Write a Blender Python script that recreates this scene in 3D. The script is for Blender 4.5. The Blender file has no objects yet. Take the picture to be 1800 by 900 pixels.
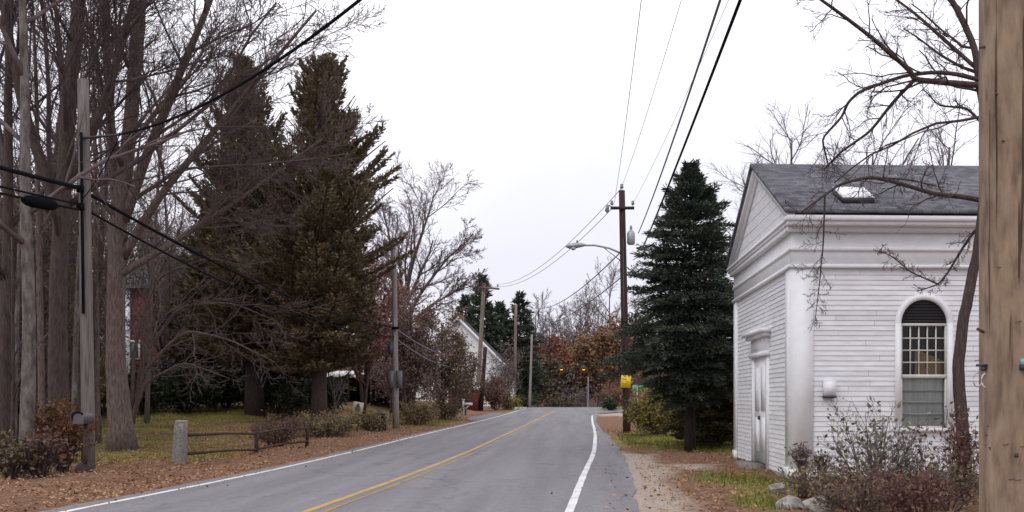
import bpy, math, random
import numpy as np
from math import radians as R, sin, cos, pi

SC = bpy.context.scene
COL = SC.collection
F_PX, CX, CY, HC = 1750.0, 1015.0, 702.0, 1.5      # lens in photo pixels, principal point, eye height

def at(px, Y, py=None):
    x = (px - CX) / F_PX * Y
    if py is None:
        return x
    return np.array([x, Y, HC - (py - CY) / F_PX * Y])

# ------------------------------------------------------------------ meshes
class MB:
    def __init__(self):
        self.V, self.F, self.n = [], [], 0
    def add(self, v, f, mat=0):
        v = np.asarray(v, dtype=np.float32).reshape(-1, 3)
        f = np.asarray(f, dtype=np.int64)
        if f.ndim == 1: f = f.reshape(1, -1)
        self.V.append(v); self.F.append((f + self.n, mat)); self.n += len(v)
        return self
    def box(self, c, s, rotz=0.0, mat=0, rot=None):
        sx, sy, sz = s[0] / 2, s[1] / 2, s[2] / 2
        v = np.array([[x, y, z] for z in (-sz, sz) for y in (-sy, sy) for x in (-sx, sx)])
        if rot is not None: v = v @ np.array(rot).T
        if rotz:
            m = np.array([[cos(rotz), -sin(rotz), 0], [sin(rotz), cos(rotz), 0], [0, 0, 1]]); v = v @ m.T
        v = v + np.array(c)
        return self.add(v, [[0, 2, 3, 1], [4, 5, 7, 6], [0, 1, 5, 4], [2, 6, 7, 3], [0, 4, 6, 2], [1, 3, 7, 5]], mat)
    def span(self, a, b, mat=0):
        a, b = np.array(a, float), np.array(b, float)
        return self.box((a + b) / 2, np.abs(b - a), mat=mat)
    def tubes(self, pts, rad, sides=3, mat=0):
        """pts (N,K,3), rad (N,K): N tapered tubes at once"""
        pts = np.asarray(pts, float); rad = np.asarray(rad, float)
        N, K, _ = pts.shape
        t = np.gradient(pts, axis=1); t /= np.linalg.norm(t, axis=2, keepdims=True) + 1e-9
        m = t.mean(1); ref = np.where(np.abs(m[:, 2:3]) > 0.8, np.array([[1.0, 0, 0]]), np.array([[0, 0, 1.0]]))
        a = np.cross(t, ref[:, None, :]); a /= np.linalg.norm(a, axis=2, keepdims=True) + 1e-9
        b = np.cross(t, a)
        th = np.arange(sides) * 2 * pi / sides
        v = pts[:, :, None, :] + rad[:, :, None, None] * (a[:, :, None, :] * np.cos(th)[None, None, :, None] + b[:, :, None, :] * np.sin(th)[None, None, :, None])
        base = (np.arange(N) * K * sides)[:, None, None] + (np.arange(K - 1) * sides)[None, :, None]
        s = np.arange(sides)[None, None, :]; s2 = (s + 1) % sides
        f = np.stack([base + s, base + s2, base + s2 + sides, base + s + sides], -1).reshape(-1, 4)
        self.add(v.reshape(-1, 3), f, mat)
        if sides > 4:
            for i in range(N):
                o = self.n - N * K * sides + i * K * sides
                self.F.append((np.array([list(range(o + sides - 1, o - 1, -1))]), mat))
                self.F.append((np.array([list(range(o + (K - 1) * sides, o + K * sides))]), mat))
        return self
    def tube(self, pts, rad, sides=8, mat=0):
        pts = np.asarray(pts, float)
        rad = np.full(len(pts), rad) if np.isscalar(rad) else np.asarray(rad, float)
        return self.tubes(pts[None], rad[None], sides, mat)
    def cards(self, p, d, ln, wd, rng, mat=0, flat=None):
        """leaf shaped rhombi from p along d"""
        N = len(p)
        if N == 0: return self
        d = d / (np.linalg.norm(d, axis=1, keepdims=True) + 1e-9)
        r = rng.normal(size=(N, 3)) if flat is None else np.cross(d, flat + 0.35 * rng.normal(size=(N, 3)))
        s = r if flat is not None else np.cross(d, r)
        s /= np.linalg.norm(s, axis=1, keepdims=True) + 1e-9
        ln = np.broadcast_to(np.asarray(ln, float), (N,))[:, None]; wd = np.broadcast_to(np.asarray(wd, float), (N,))[:, None]
        v = np.stack([p, p + d * ln * .45 + s * wd / 2, p + d * ln, p + d * ln * .45 - s * wd / 2], 1).reshape(-1, 3)
        return self.add(v, np.arange(N * 4).reshape(N, 4), mat)
    def build(self, name, mats, parent=None, smooth=False, loc=None):
        me = bpy.data.meshes.new(name)
        V = np.concatenate(self.V)
        me.vertices.add(len(V)); me.vertices.foreach_set('co', V.ravel())
        li = np.concatenate([f.ravel() for f, m in self.F]).astype(np.int32)
        lt = np.concatenate([np.full(len(f), f.shape[1]) for f, m in self.F]).astype(np.int32)
        ls = np.concatenate([[0], np.cumsum(lt)[:-1]]).astype(np.int32)
        mi = np.concatenate([np.full(len(f), m) for f, m in self.F]).astype(np.int32)
        me.loops.add(len(li)); me.loops.foreach_set('vertex_index', li)
        me.polygons.add(len(lt)); me.polygons.foreach_set('loop_start', ls); me.polygons.foreach_set('loop_total', lt)
        me.polygons.foreach_set('material_index', mi)
        if smooth: me.polygons.foreach_set('use_smooth', np.ones(len(lt), bool))
        me.update(calc_edges=True); me.validate()
        for m in (mats if isinstance(mats, (list, tuple)) else [mats]): me.materials.append(m)
        o = bpy.data.objects.new(name, me); COL.objects.link(o)
        if parent is not None: o.parent = parent
        if loc is not None: o.location = loc
        return o

def tag(o, label=None, cat=None, group=None, kind=None):
    if label: o['label'] = label
    if cat: o['category'] = cat
    if group: o['group'] = group
    if kind: o['kind'] = kind
    return o
def empty(name, loc, label, cat, group=None):
    o = bpy.data.objects.new(name, None); COL.objects.link(o)
    o.location = loc; o.empty_display_size = .2
    return tag(o, label, cat, group)
def rotx(a): return [[1, 0, 0], [0, cos(a), -sin(a)], [0, sin(a), cos(a)]]
def roty(a): return [[cos(a), 0, sin(a)], [0, 1, 0], [-sin(a), 0, cos(a)]]
def smooth01(x): x = np.clip(x, 0, 1); return x * x * (3 - 2 * x)

# ------------------------------------------------------------------ materials
MATS = {}
def new_mat(name):
    m = bpy.data.materials.new(name); m.use_nodes = True
    nt = m.node_tree; b = nt.nodes['Principled BSDF']
    return m, nt, b
def ramp(nt, stops):
    r = nt.nodes.new('ShaderNodeValToRGB')
    e = r.color_ramp.elements
    while len(e) < len(stops): e.new(.5)
    for i, (p, c) in enumerate(stops):
        e[i].position = p; e[i].color = (*c, 1)
    return r
def noise(nt, scale, detail=4, vec=None, stretch=None, rough=.6):
    n = nt.nodes.new('ShaderNodeTexNoise'); n.inputs['Scale'].default_value = scale
    n.inputs['Detail'].default_value = detail; n.inputs['Roughness'].default_value = rough
    tc = nt.nodes.new('ShaderNodeTexCoord'); out = tc.outputs['Object']
    if stretch:
        mp = nt.nodes.new('ShaderNodeMapping'); mp.inputs['Scale'].default_value = stretch
        nt.links.new(out, mp.inputs['Vector']); out = mp.outputs[0]
    nt.links.new(out, n.inputs['Vector'])
    return n
def bump(nt, b, src, strength=.4, dist=.02):
    bp = nt.nodes.new('ShaderNodeBump'); bp.inputs['Strength'].default_value = strength; bp.inputs['Distance'].default_value = dist
    nt.links.new(src, bp.inputs['Height']); nt.links.new(bp.outputs[0], b.inputs['Normal'])
def noisy(name, c0, c1, scale=6, rough=.85, stretch=None, c2=None, bmp=.3, bdist=.02, detail=6, lo=.32, hi=.68):
    m, nt, b = new_mat(name)
    n = noise(nt, scale, detail, stretch=stretch)
    st = [(lo, c0), (hi, c1)] if c2 is None else [(lo, c0), (.5, c1), (hi, c2)]
    r = ramp(nt, st); nt.links.new(n.outputs['Fac'], r.inputs[0]); nt.links.new(r.outputs[0], b.inputs['Base Color'])
    b.inputs['Roughness'].default_value = rough
    b.inputs['Specular IOR Level'].default_value = .25
    if bmp: bump(nt, b, n.outputs['Fac'], bmp, bdist)
    MATS[name] = m; return m
def leafy(name, cols, rough=.75, spec=.2, transl=0.0):
    m, nt, b = new_mat(name)
    g = nt.nodes.new('ShaderNodeNewGeometry')
    k = len(cols); r = ramp(nt, [(i / max(1, k - 1), c) for i, c in enumerate(cols)])
    n = noise(nt, .55, 2)
    mx = nt.nodes.new('ShaderNodeMath'); mx.operation = 'MULTIPLY_ADD'
    mx.inputs[1].default_value = .55; nt.links.new(g.outputs['Random Per Island'], mx.inputs[0])
    ms = nt.nodes.new('ShaderNodeMath'); ms.operation = 'MULTIPLY_ADD'; ms.inputs[1].default_value = 1.5; ms.inputs[2].default_value = -.53
    nt.links.new(n.outputs['Fac'], ms.inputs[0]); nt.links.new(ms.outputs[0], mx.inputs[2])
    nt.links.new(mx.outputs[0], r.inputs[0]); nt.links.new(r.outputs[0], b.inputs['Base Color'])
    b.inputs['Roughness'].default_value = rough; b.inputs['Specular IOR Level'].default_value = spec
    MATS[name] = m; return m
def plain(name, c, rough=.6, metal=0., emit=None):
    m, nt, b = new_mat(name)
    n = noise(nt, 9, 4)
    c0 = tuple(x * .86 for x in c); c1 = tuple(min(1, x * 1.1) for x in c)
    r = ramp(nt, [(.3, c0), (.7, c1)]); nt.links.new(n.outputs['Fac'], r.inputs[0]); nt.links.new(r.outputs[0], b.inputs['Base Color'])
    b.inputs['Roughness'].default_value = rough; b.inputs['Metallic'].default_value = metal
    if emit:
        b.inputs['Emission Color'].default_value = (*emit[:3], 1); b.inputs['Emission Strength'].default_value = emit[3]
    MATS[name] = m; return m

BARK_GREY = noisy('bark_grey', (.058, .041, .036), (.135, .100, .088), 5, stretch=(5, 5, 1.0), detail=9, c2=(.19, .15, .132), bmp=.8, bdist=.05)
BARK_DARK = noisy('bark_dark', (.036, .025, .023), (.092, .066, .058), 5, stretch=(5, 5, 1.0), detail=9, bmp=.7, bdist=.04)
BARK_LICHEN = noisy('bark_lichen', (.055, .043, .040), (.125, .105, .095), 4, stretch=(2, 2, .8), c2=(.20, .185, .165), bmp=.6, bdist=.03)
BARK_SPRUCE = noisy('bark_spruce', (.018, .013, .013), (.045, .033, .031), 6, stretch=(3, 3, .8), bmp=.8, bdist=.04)
TWIG = noisy('twig_brown', (.090, .062, .060), (.175, .128, .124), 3, bmp=0)
TWIG_DARK = noisy('twig_dark', (.045, .032, .034), (.10, .072, .073), 3, bmp=0)
TWIG_GREY = noisy('twig_grey', (.10, .076, .074), (.20, .160, .155), 3, bmp=0)
TWIG_RED = noisy('twig_red', (.10, .045, .048), (.17, .085, .082), 3, bmp=0)
TWIG_MAUVE = noisy('twig_mauve', (.10, .068, .068), (.19, .135, .135), 2, bmp=0)
TWIG_FAR = noisy('twig_far', (.11, .085, .09), (.19, .155, .16), 2, bmp=0)
POLE_PALE = noisy('pole_pale_grey', (.19, .165, .15), (.33, .30, .28), 4, stretch=(9, 9, .35), bmp=.4, bdist=.01)
POLE_OLD = noisy('pole_weathered', (.075, .062, .058), (.165, .14, .132), 4, stretch=(9, 9, .35), c2=(.21, .185, .175), bmp=.6, bdist=.01)
POLE_BROWN = noisy('pole_creosote', (.030, .017, .017), (.07, .038, .036), 4, stretch=(9, 9, .4), bmp=.5, bdist=.01)
POLE_TAN = noisy('pole_tan', (.13, .090, .064), (.25, .178, .124), 2.6, stretch=(7, 7, 1.5), c2=(.33, .25, .18), bmp=.8, bdist=.01, lo=.3, hi=.72, detail=10)
POLE_FARTAN = noisy('pole_far_tan', (.14, .10, .08), (.27, .21, .17), 3, stretch=(6, 6, .4), bmp=0)
METAL = plain('galvanised_metal', (.36, .37, .39), .45, .5)
METAL_DARK = plain('dark_metal', (.05, .05, .055), .5, .3)
CABLE = plain('cable_black', (.010, .010, .013), .9)
CABLE_GREY = plain('cable_grey', (.13, .13, .15), .6)
PORCELAIN = plain('insulator_grey', (.22, .22, .24), .35)
RUBBER = plain('splice_black', (.007, .008, .010), .95)
WHITE = noisy('white_paint', (.74, .743, .765), (.81, .813, .825), 5, rough=.55, bmp=.05, bdist=.003)
WHITE_SIDING = noisy('white_siding', (.66, .665, .69), (.80, .805, .82), 2.6, rough=.6, stretch=(1, 1, 4), bmp=.05, bdist=.003)
def _boards():
    nt = WHITE_SIDING.node_tree; b = nt.nodes['Principled BSDF']; src = b.inputs['Base Color'].links[0].from_socket
    g = nt.nodes.new('ShaderNodeNewGeometry'); r = ramp(nt, [(.0, (.88, .875, .88)), (.55, (1, 1, 1))]); nt.links.new(g.outputs['Random Per Island'], r.inputs[0])
    # flaked spots of bare wood
    n = noise(nt, 11, 6, stretch=(.5, .5, 2.2), rough=.75); rr = ramp(nt, [(.66, (1, 1, 1)), (.72, (.74, .70, .66))]); nt.links.new(n.outputs['Fac'], rr.inputs[0])
    cur = src
    for o in (r, rr):
        mx = nt.nodes.new('ShaderNodeMix'); mx.data_type = 'RGBA'; mx.blend_type = 'MULTIPLY'; mx.inputs['Factor'].default_value = 1
        nt.links.new(cur, mx.inputs[6]); nt.links.new(o.outputs[0], mx.inputs[7]); cur = mx.outputs[2]
    nt.links.new(cur, b.inputs['Base Color'])
_boards()
WHITE_DULL = noisy('white_trim_aged', (.50, .48, .44), (.68, .66, .62), 3, rough=.7, bmp=.05)
GRANITE = noisy('granite', (.12, .112, .098), (.22, .205, .18), 18, c2=(.29, .275, .25), bmp=.6, bdist=.02)
ROCK = noisy('fieldstone', (.12, .108, .098), (.27, .25, .235), 5, c2=(.40, .38, .36), bmp=.9, bdist=.05)
ROCK_DARK = noisy('dark_stone', (.035, .028, .03), (.09, .07, .075), 6, bmp=.8, bdist=.05)
RAIL = noisy('old_rail_wood', (.035, .024, .020), (.10, .066, .052), 5, stretch=(1, 1, 5), bmp=.5)
RED_WALL = noisy('red_siding', (.10, .024, .022), (.16, .042, .036), 3, stretch=(1, 1, 6), bmp=.2)
BRICK = noisy('red_brick', (.17, .065, .05), (.27, .11, .085), 9, bmp=.4)
DARK_ROOF = noisy('dark_roof', (.05, .05, .055), (.10, .10, .105), 5, bmp=.3)
PALE_ROOF = noisy('pale_metal_roof', (.50, .50, .52), (.74, .74, .76), 2, rough=.4, bmp=.05)
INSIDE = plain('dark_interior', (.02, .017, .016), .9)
YELLOW = plain('sign_yellow', (.85, .60, .02), .5)
GREEN_SIGN = plain('sign_green', (.08, .42, .20), .45)
MINT = plain('mint_fitting', (.22, .46, .42), .45)
CREAM = plain('sign_cream', (.50, .45, .34), .6)
EMBLEM = plain('sign_emblem', (.10, .085, .075), .6)
OCHRE = plain('ochre_curtain', (.40, .24, .085), .9)
LACE = noisy('white_window_shade', (.40, .41, .40), (.62, .62, .61), 4, stretch=(3, 1, .3), rough=.9, bmp=0)
LAMP_ON = plain('amber_lens_lit', (.9, .5, .05), .4, emit=(1.0, .36, .03, 2.6))
SIGNAL_HALO = plain('signal_housing_halo', (.10, .075, .015), .5)  # housing colour with the amber glow of the lamp painted in

CEDAR_L = leafy('cedar_foliage', [(0.071, 0.052, 0.038), (0.143, 0.101, 0.064), (0.163, 0.120, 0.070), (0.116, 0.106, 0.054), (0.216, 0.144, 0.094)])
CEDAR_G = leafy('cedar_foliage_green', [(0.044, 0.045, 0.024), (0.082, 0.078, 0.036), (0.120, 0.107, 0.049), (0.154, 0.107, 0.059)])
SPRUCE_L = leafy('spruce_needles', [(0.042, 0.034, 0.026), (0.034, 0.046, 0.034), (0.051, 0.068, 0.050), (0.071, 0.091, 0.061), (0.102, 0.114, 0.074)])
PINE_L = leafy('pine_needles', [(0.030, 0.042, 0.034), (0.049, 0.070, 0.051), (0.069, 0.099, 0.060), (0.097, 0.115, 0.070)])
HEDGE_L = leafy('rhododendron_leaf', [(0.013, 0.018, 0.011), (0.027, 0.037, 0.018), (0.045, 0.060, 0.025), (0.062, 0.069, 0.035)], rough=.5, spec=.4)
OLIVE_L = leafy('olive_leaf', [(.11, .092, .030), (.19, .160, .046), (.27, .225, .062), (.18, .12, .055)])
YELLOW_L = leafy('yellow_leaf', [(0.375, 0.312, 0.075), (0.550, 0.450, 0.125), (0.688, 0.587, 0.275)])
RUSSET_L = leafy('russet_leaf', [(0.076, 0.030, 0.015), (0.144, 0.059, 0.023), (0.205, 0.088, 0.030), (0.114, 0.071, 0.031)])
WEED_L = leafy('dry_weed', [(.13, .095, .05), (.20, .15, .075), (.26, .20, .10), (.16, .15, .05)])
REDBROWN_L = leafy('red_brown_leaf', [(0.068, 0.042, 0.036), (0.118, 0.068, 0.053), (0.169, 0.093, 0.066), (0.107, 0.097, 0.060)])
ORANGE_L = leafy('orange_leaf', [(0.121, 0.072, 0.047), (0.190, 0.111, 0.063), (0.264, 0.152, 0.079), (0.180, 0.123, 0.072)])
MAUVE_L = leafy('mauve_brown_leaf', [(.12, .072, .064), (.18, .112, .098), (.23, .155, .13), (.15, .12, .075)])
BROWN_L = leafy('brown_leaf', [(0.080, 0.058, 0.041), (0.138, 0.096, 0.062), (0.189, 0.128, 0.080), (0.109, 0.099, 0.052)])
OLIVEBROWN_L = leafy('olive_brown_leaf', [(0.056, 0.046, 0.028), (0.102, 0.084, 0.043), (0.147, 0.115, 0.065), (0.109, 0.105, 0.040)])
PURPLE_L = leafy('purple_brown_leaf', [(0.143, 0.067, 0.063), (0.230, 0.107, 0.095), (0.316, 0.160, 0.130), (0.191, 0.134, 0.095)])
GREYBROWN_L = leafy('grey_brown_twigs', [(0.098, 0.076, 0.071), (0.158, 0.122, 0.114), (0.217, 0.172, 0.154)])
SHRUB_L = leafy('grey_green_leaf', [(0.077, 0.083, 0.050), (0.143, 0.149, 0.094), (0.231, 0.220, 0.154), (0.143, 0.165, 0.039)])
HILL_L = leafy('hill_wood', [(0.139, 0.058, 0.047), (0.229, 0.094, 0.069), (0.286, 0.124, 0.078), (0.310, 0.138, 0.067), (0.196, 0.124, 0.072)])
LEAVES_G = leafy('fallen_leaf', [(0.145, 0.069, 0.041), (0.240, 0.118, 0.064), (0.344, 0.188, 0.100), (0.427, 0.265, 0.146), (0.240, 0.140, 0.073)])
GRASS_G = leafy('grass_blade', [(0.064, 0.084, 0.016), (0.117, 0.139, 0.027), (0.203, 0.201, 0.048), (0.298, 0.245, 0.096)])

def ground_mat():
    m, nt, b = new_mat('ground')
    at_ = nt.nodes.new('ShaderNodeVertexColor'); at_.layer_name = 'zone'
    sep = nt.nodes.new('ShaderNodeSeparateColor'); nt.links.new(at_.outputs['Color'], sep.inputs[0])
    fine = noise(nt, 7, 8, rough=.75); big = noise(nt, .9, 5)
    def colmix(st, src):
        r = ramp(nt, st); nt.links.new(src.outputs['Fac'], r.inputs[0]); return r.outputs[0]
    wood = colmix([(.3, (.035, .026, .02)), (.5, (.075, .05, .034)), (.7, (.125, .08, .05))], fine)
    litter = colmix([(.30, (.10, .055, .038)), (.45, (.19, .105, .066)), (.58, (.26, .150, .095)), (.72, (.34, .225, .155))], fine)
    lawn = colmix([(.28, (.10, .105, .024)), (.42, (.18, .18, .036)), (.55, (.25, .215, .062)), (.68, (.26, .15, .08))], fine)
    sand = colmix([(.3, (.27, .205, .165)), (.5, (.43, .355, .30)), (.7, (.54, .47, .42))], fine)
    cur = wood
    for ch, c in (('Red', litter), ('Green', lawn), ('Blue', sand)):
        ad = nt.nodes.new('ShaderNodeMath'); ad.operation = 'MULTIPLY_ADD'; ad.inputs[1].default_value = 1.1
        nt.links.new(big.outputs['Fac'], ad.inputs[0]); nt.links.new(sep.outputs[ch], ad.inputs[2])
        mr = nt.nodes.new('ShaderNodeMapRange'); mr.inputs['From Min'].default_value = .82; mr.inputs['From Max'].default_value = 1.22
        nt.links.new(ad.outputs[0], mr.inputs['Value'])
        mx = nt.nodes.new('ShaderNodeMix'); mx.data_type = 'RGBA'
        nt.links.new(mr.outputs[0], mx.inputs['Factor']); nt.links.new(cur, mx.inputs[6]); nt.links.new(c, mx.inputs[7]); cur = mx.outputs[2]
    nt.links.new(cur, b.inputs['Base Color']); b.inputs['Roughness'].default_value = .95; b.inputs['Specular IOR Level'].default_value = .1
    bump(nt, b, fine.outputs['Fac'], 1.0, .06)
    return m
GROUND = ground_mat()

def asphalt_mat():
    m, nt, b = new_mat('asphalt')
    f = noise(nt, 42, 5, rough=.85); g = noise(nt, .9, 7, stretch=(1.9, .09, 1)); h = noise(nt, 5, 5, rough=.7)
    r1 = ramp(nt, [(.3, (.160, .154, .166)), (.7, (.235, .225, .240))]); nt.links.new(g.outputs['Fac'], r1.inputs[0])
    r2 = ramp(nt, [(.28, (.58, .58, .59)), (.5, (1, 1, 1)), (.74, (1.42, 1.41, 1.39))]); nt.links.new(f.outputs['Fac'], r2.inputs[0])
    r3 = ramp(nt, [(.3, (.90, .90, .91)), (.7, (1.08, 1.08, 1.07))]); nt.links.new(h.outputs['Fac'], r3.inputs[0])
    def mul(a, c):
        mx = nt.nodes.new('ShaderNodeMix'); mx.data_type = 'RGBA'; mx.blend_type = 'MULTIPLY'; mx.inputs['Factor'].default_value = 1
        nt.links.new(a, mx.inputs[6]); nt.links.new(c, mx.inputs[7]); return mx.outputs[2]
    c = mul(mul(r1.outputs[0], r2.outputs[0]), r3.outputs[0])
    # sealed cracks: dark thin lines
    vo = nt.nodes.new('ShaderNodeTexVoronoi'); vo.feature = 'DISTANCE_TO_EDGE'; vo.inputs['Scale'].default_value = .16
    tc = nt.nodes.new('ShaderNodeTexCoord'); wn = noise(nt, .7, 4)
    va = nt.nodes.new('ShaderNodeVectorMath'); va.operation = 'MULTIPLY_ADD'; va.inputs[1].default_value = (3, 3, 0)
    nt.links.new(wn.outputs['Color'], va.inputs[0]); nt.links.new(tc.outputs['Object'], va.inputs[2]); nt.links.new(va.outputs[0], vo.inputs['Vector'])
    rc = ramp(nt, [(.0, (.74, .74, .76)), (.003, (.80, .80, .82)), (.006, (1, 1, 1))]); nt.links.new(vo.outputs['Distance'], rc.inputs[0])
    c = mul(c, rc.outputs[0])
    nt.links.new(c, b.inputs['Base Color']); b.inputs['Roughness'].default_value = .82; b.inputs['Specular IOR Level'].default_value = .3
    bump(nt, b, f.outputs['Fac'], .5, .006)
    return m
ASPHALT = asphalt_mat()
def worn(name, c0, c1, wear):
    m, nt, b = new_mat(name)
    n = noise(nt, 22, 6, rough=.8); q = noise(nt, 1.3, 3)
    a = nt.nodes.new('ShaderNodeMath'); a.operation = 'MULTIPLY_ADD'; a.inputs[1].default_value = .5
    nt.links.new(q.outputs['Fac'], a.inputs[0]); nt.links.new(n.outputs['Fac'], a.inputs[2])
    r = ramp(nt, [(wear, (.16, .155, .165)), (wear + .10, c0), (wear + .3, c1)]); nt.links.new(a.outputs[0], r.inputs[0])
    nt.links.new(r.outputs[0], b.inputs['Base Color']); b.inputs['Roughness'].default_value = .7
    return m
LINE_W = worn('line_white', (.58, .57, .57), (.78, .77, .77), .55)
LINE_Y = worn('line_yellow', (.40, .25, .06), (.54, .34, .075), .57)
LINE_Y2 = worn('line_yellow_faded', (.30, .20, .09), (.42, .27, .09), .66)

def shingle_mat():
    m, nt, b = new_mat('asphalt_shingles')
    tc = nt.nodes.new('ShaderNodeTexCoord'); mp = nt.nodes.new('ShaderNodeMapping')
    mp.inputs['Rotation'].default_value = (R(-25.5), 0, 0)
    nt.links.new(tc.outputs['Object'], mp.inputs[0])
    br = nt.nodes.new('ShaderNodeTexBrick'); br.inputs['Scale'].default_value = 3.2
    br.inputs['Color1'].default_value = (.10, .10, .115, 1); br.inputs['Color2'].default_value = (.19, .185, .20, 1); br.inputs['Mortar'].default_value = (.055, .055, .06, 1)
    br.inputs['Mortar Size'].default_value = .012; br.inputs['Brick Width'].default_value = .55; br.inputs['Row Height'].default_value = .42
    nt.links.new(mp.outputs[0], br.inputs['Vector'])
    n = noise(nt, 2.2, 6); r = ramp(nt, [(.3, (.75, .74, .78)), (.7, (1.2, 1.2, 1.2))]); nt.links.new(n.outputs['Fac'], r.inputs[0])
    mx = nt.nodes.new('ShaderNodeMix'); mx.data_type = 'RGBA'; mx.blend_type = 'MULTIPLY'; mx.inputs['Factor'].default_value = 1
    nt.links.new(br.outputs['Color'], mx.inputs[6]); nt.links.new(r.outputs[0], mx.inputs[7]); nt.links.new(mx.outputs[2], b.inputs['Base Color'])
    b.inputs['Roughness'].default_value = .95; b.inputs['Specular IOR Level'].default_value = .1
    bump(nt, b, br.outputs['Fac'], -.5, .02)
    return m
SHINGLE = shingle_mat()
def glass_mat():
    m, nt, b = new_mat('window_glass'); nt.nodes.remove(b)
    out = nt.nodes['Material Output']
    g = nt.nodes.new('ShaderNodeBsdfGlossy'); g.inputs['Roughness'].default_value = .03
    t = nt.nodes.new('ShaderNodeBsdfTransparent'); t.inputs['Color'].default_value = (.9, .92, .9, 1)
    fr = nt.nodes.new('ShaderNodeFresnel'); fr.inputs['IOR'].default_value = 1.45
    mx = nt.nodes.new('ShaderNodeMixShader'); nt.links.new(fr.outputs[0], mx.inputs[0]); nt.links.new(t.outputs[0], mx.inputs[1]); nt.links.new(g.outputs[0], mx.inputs[2])
    nt.links.new(mx.outputs[0], out.inputs['Surface'])
    return m
GLASS = glass_mat()

for _m in (CABLE, RUBBER): _m.node_tree.nodes['Principled BSDF'].inputs['Specular IOR Level'].default_value = .05
# ------------------------------------------------------------------ ground and road
def spl(xs, ys):
    xs, ys = np.array(xs, float), np.array(ys, float)
    m = np.gradient(ys, xs)
    def f(x):
        x = np.clip(np.asarray(x, float), xs[0], xs[-1]); i = np.clip(np.searchsorted(xs, x) - 1, 0, len(xs) - 2)
        h = xs[i + 1] - xs[i]; t = (x - xs[i]) / h
        return ((2*t**3 - 3*t**2 + 1) * ys[i] + (t**3 - 2*t**2 + t) * h * m[i] + (-2*t**3 + 3*t**2) * ys[i + 1] + (t**3 - t**2) * h * m[i + 1])
    return f
YK = [-60, 0, 13.5, 19.4, 27.5, 35.3, 60, 72, 86, 95, 110, 140, 190, 260]
XL = spl(YK, [-8.0, -7.2, -6.79, -6.45, -6.25, -6.05, -5.76, -5.45, -4.86, -4.5, -4.1, -4.2, -6, -12])
XR = spl(YK, [-1.3, -.5, -.10, .12, .45, .63, .90, 1.08, 1.60, 2.0, 2.5, 2.4, .6, -5.4])
SHO = spl([-60, 0, 14, 20, 29, 43, 80, 260], [1.0, 1.0, .92, .9, .75, .36, .35, .35])
PROF = spl([-60, 0, 20, 28, 36, 60, 72, 86, 95, 105, 130, 180, 300], [0, 0, 0, .03, .1, .2, .32, .58, .68, .66, -.1, -1.2, -1.2])
LEFT = spl([-60, 0, 22, 30, 40, 50, 60, 80, 100, 140, 300], [0, 0, 0, .14, .5, .95, 1.05, .9, .5, 0, 0])
def gz(x, y, bumps=True):
    x = np.asarray(x, float); y = np.asarray(y, float)
    yc = np.clip(y, -60, 260)
    z = PROF(y) + LEFT(y) * smooth01((XL(yc) - 2.6 - x) / 7.0)
    r = np.hypot(x, y)
    z = z + 15 * smooth01((r - 200) / 130)
    dist = np.maximum(XL(yc) - .5 - x, x - XR(yc) - SHO(yc))
    mk = smooth01((dist - .15) / 1.2)
    if bumps:
        z = z + mk * (.035 * np.sin(x * 1.7 + y * .6) + .03 * np.sin(y * 1.3 - x * .8 + 1) + .02 * np.sin(3.1 * x + 1.9 * y))
    return z
def G(x, y): return float(gz(x, y))

ys = np.concatenate([np.arange(-40, 6, 3.), np.arange(6, 34, .3), np.arange(34, 64, .6), np.arange(64, 130, 1.5), np.arange(130, 260, 8.), np.arange(260, 420, 20.), [450, 520, 640, 800, 1000, 1400]])
xs = np.concatenate([[-1400, -900, -600, -420], np.arange(-320, -60, 20.), np.arange(-60, -24, 3.), np.arange(-24, 12, .3), np.arange(12, 40, 2.), np.arange(40, 320, 20.), [330, 450, 650, 900, 1400]])
GX, GY = np.meshgrid(xs, ys); GZ = gz(GX, GY)
mb = MB(); nx, ny = len(xs), len(ys)
ii = (np.arange(ny - 1)[:, None] * nx + np.arange(nx - 1)[None, :]).ravel()
mb.add(np.stack([GX, GY, GZ], -1).reshape(-1, 3), np.stack([ii, ii + 1, ii + nx + 1, ii + nx], -1))
ground = tag(mb.build('ground', GROUND, smooth=True), kind='structure')
ground['label'] = 'leaf strewn ground and lawns on both sides of the road'
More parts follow.
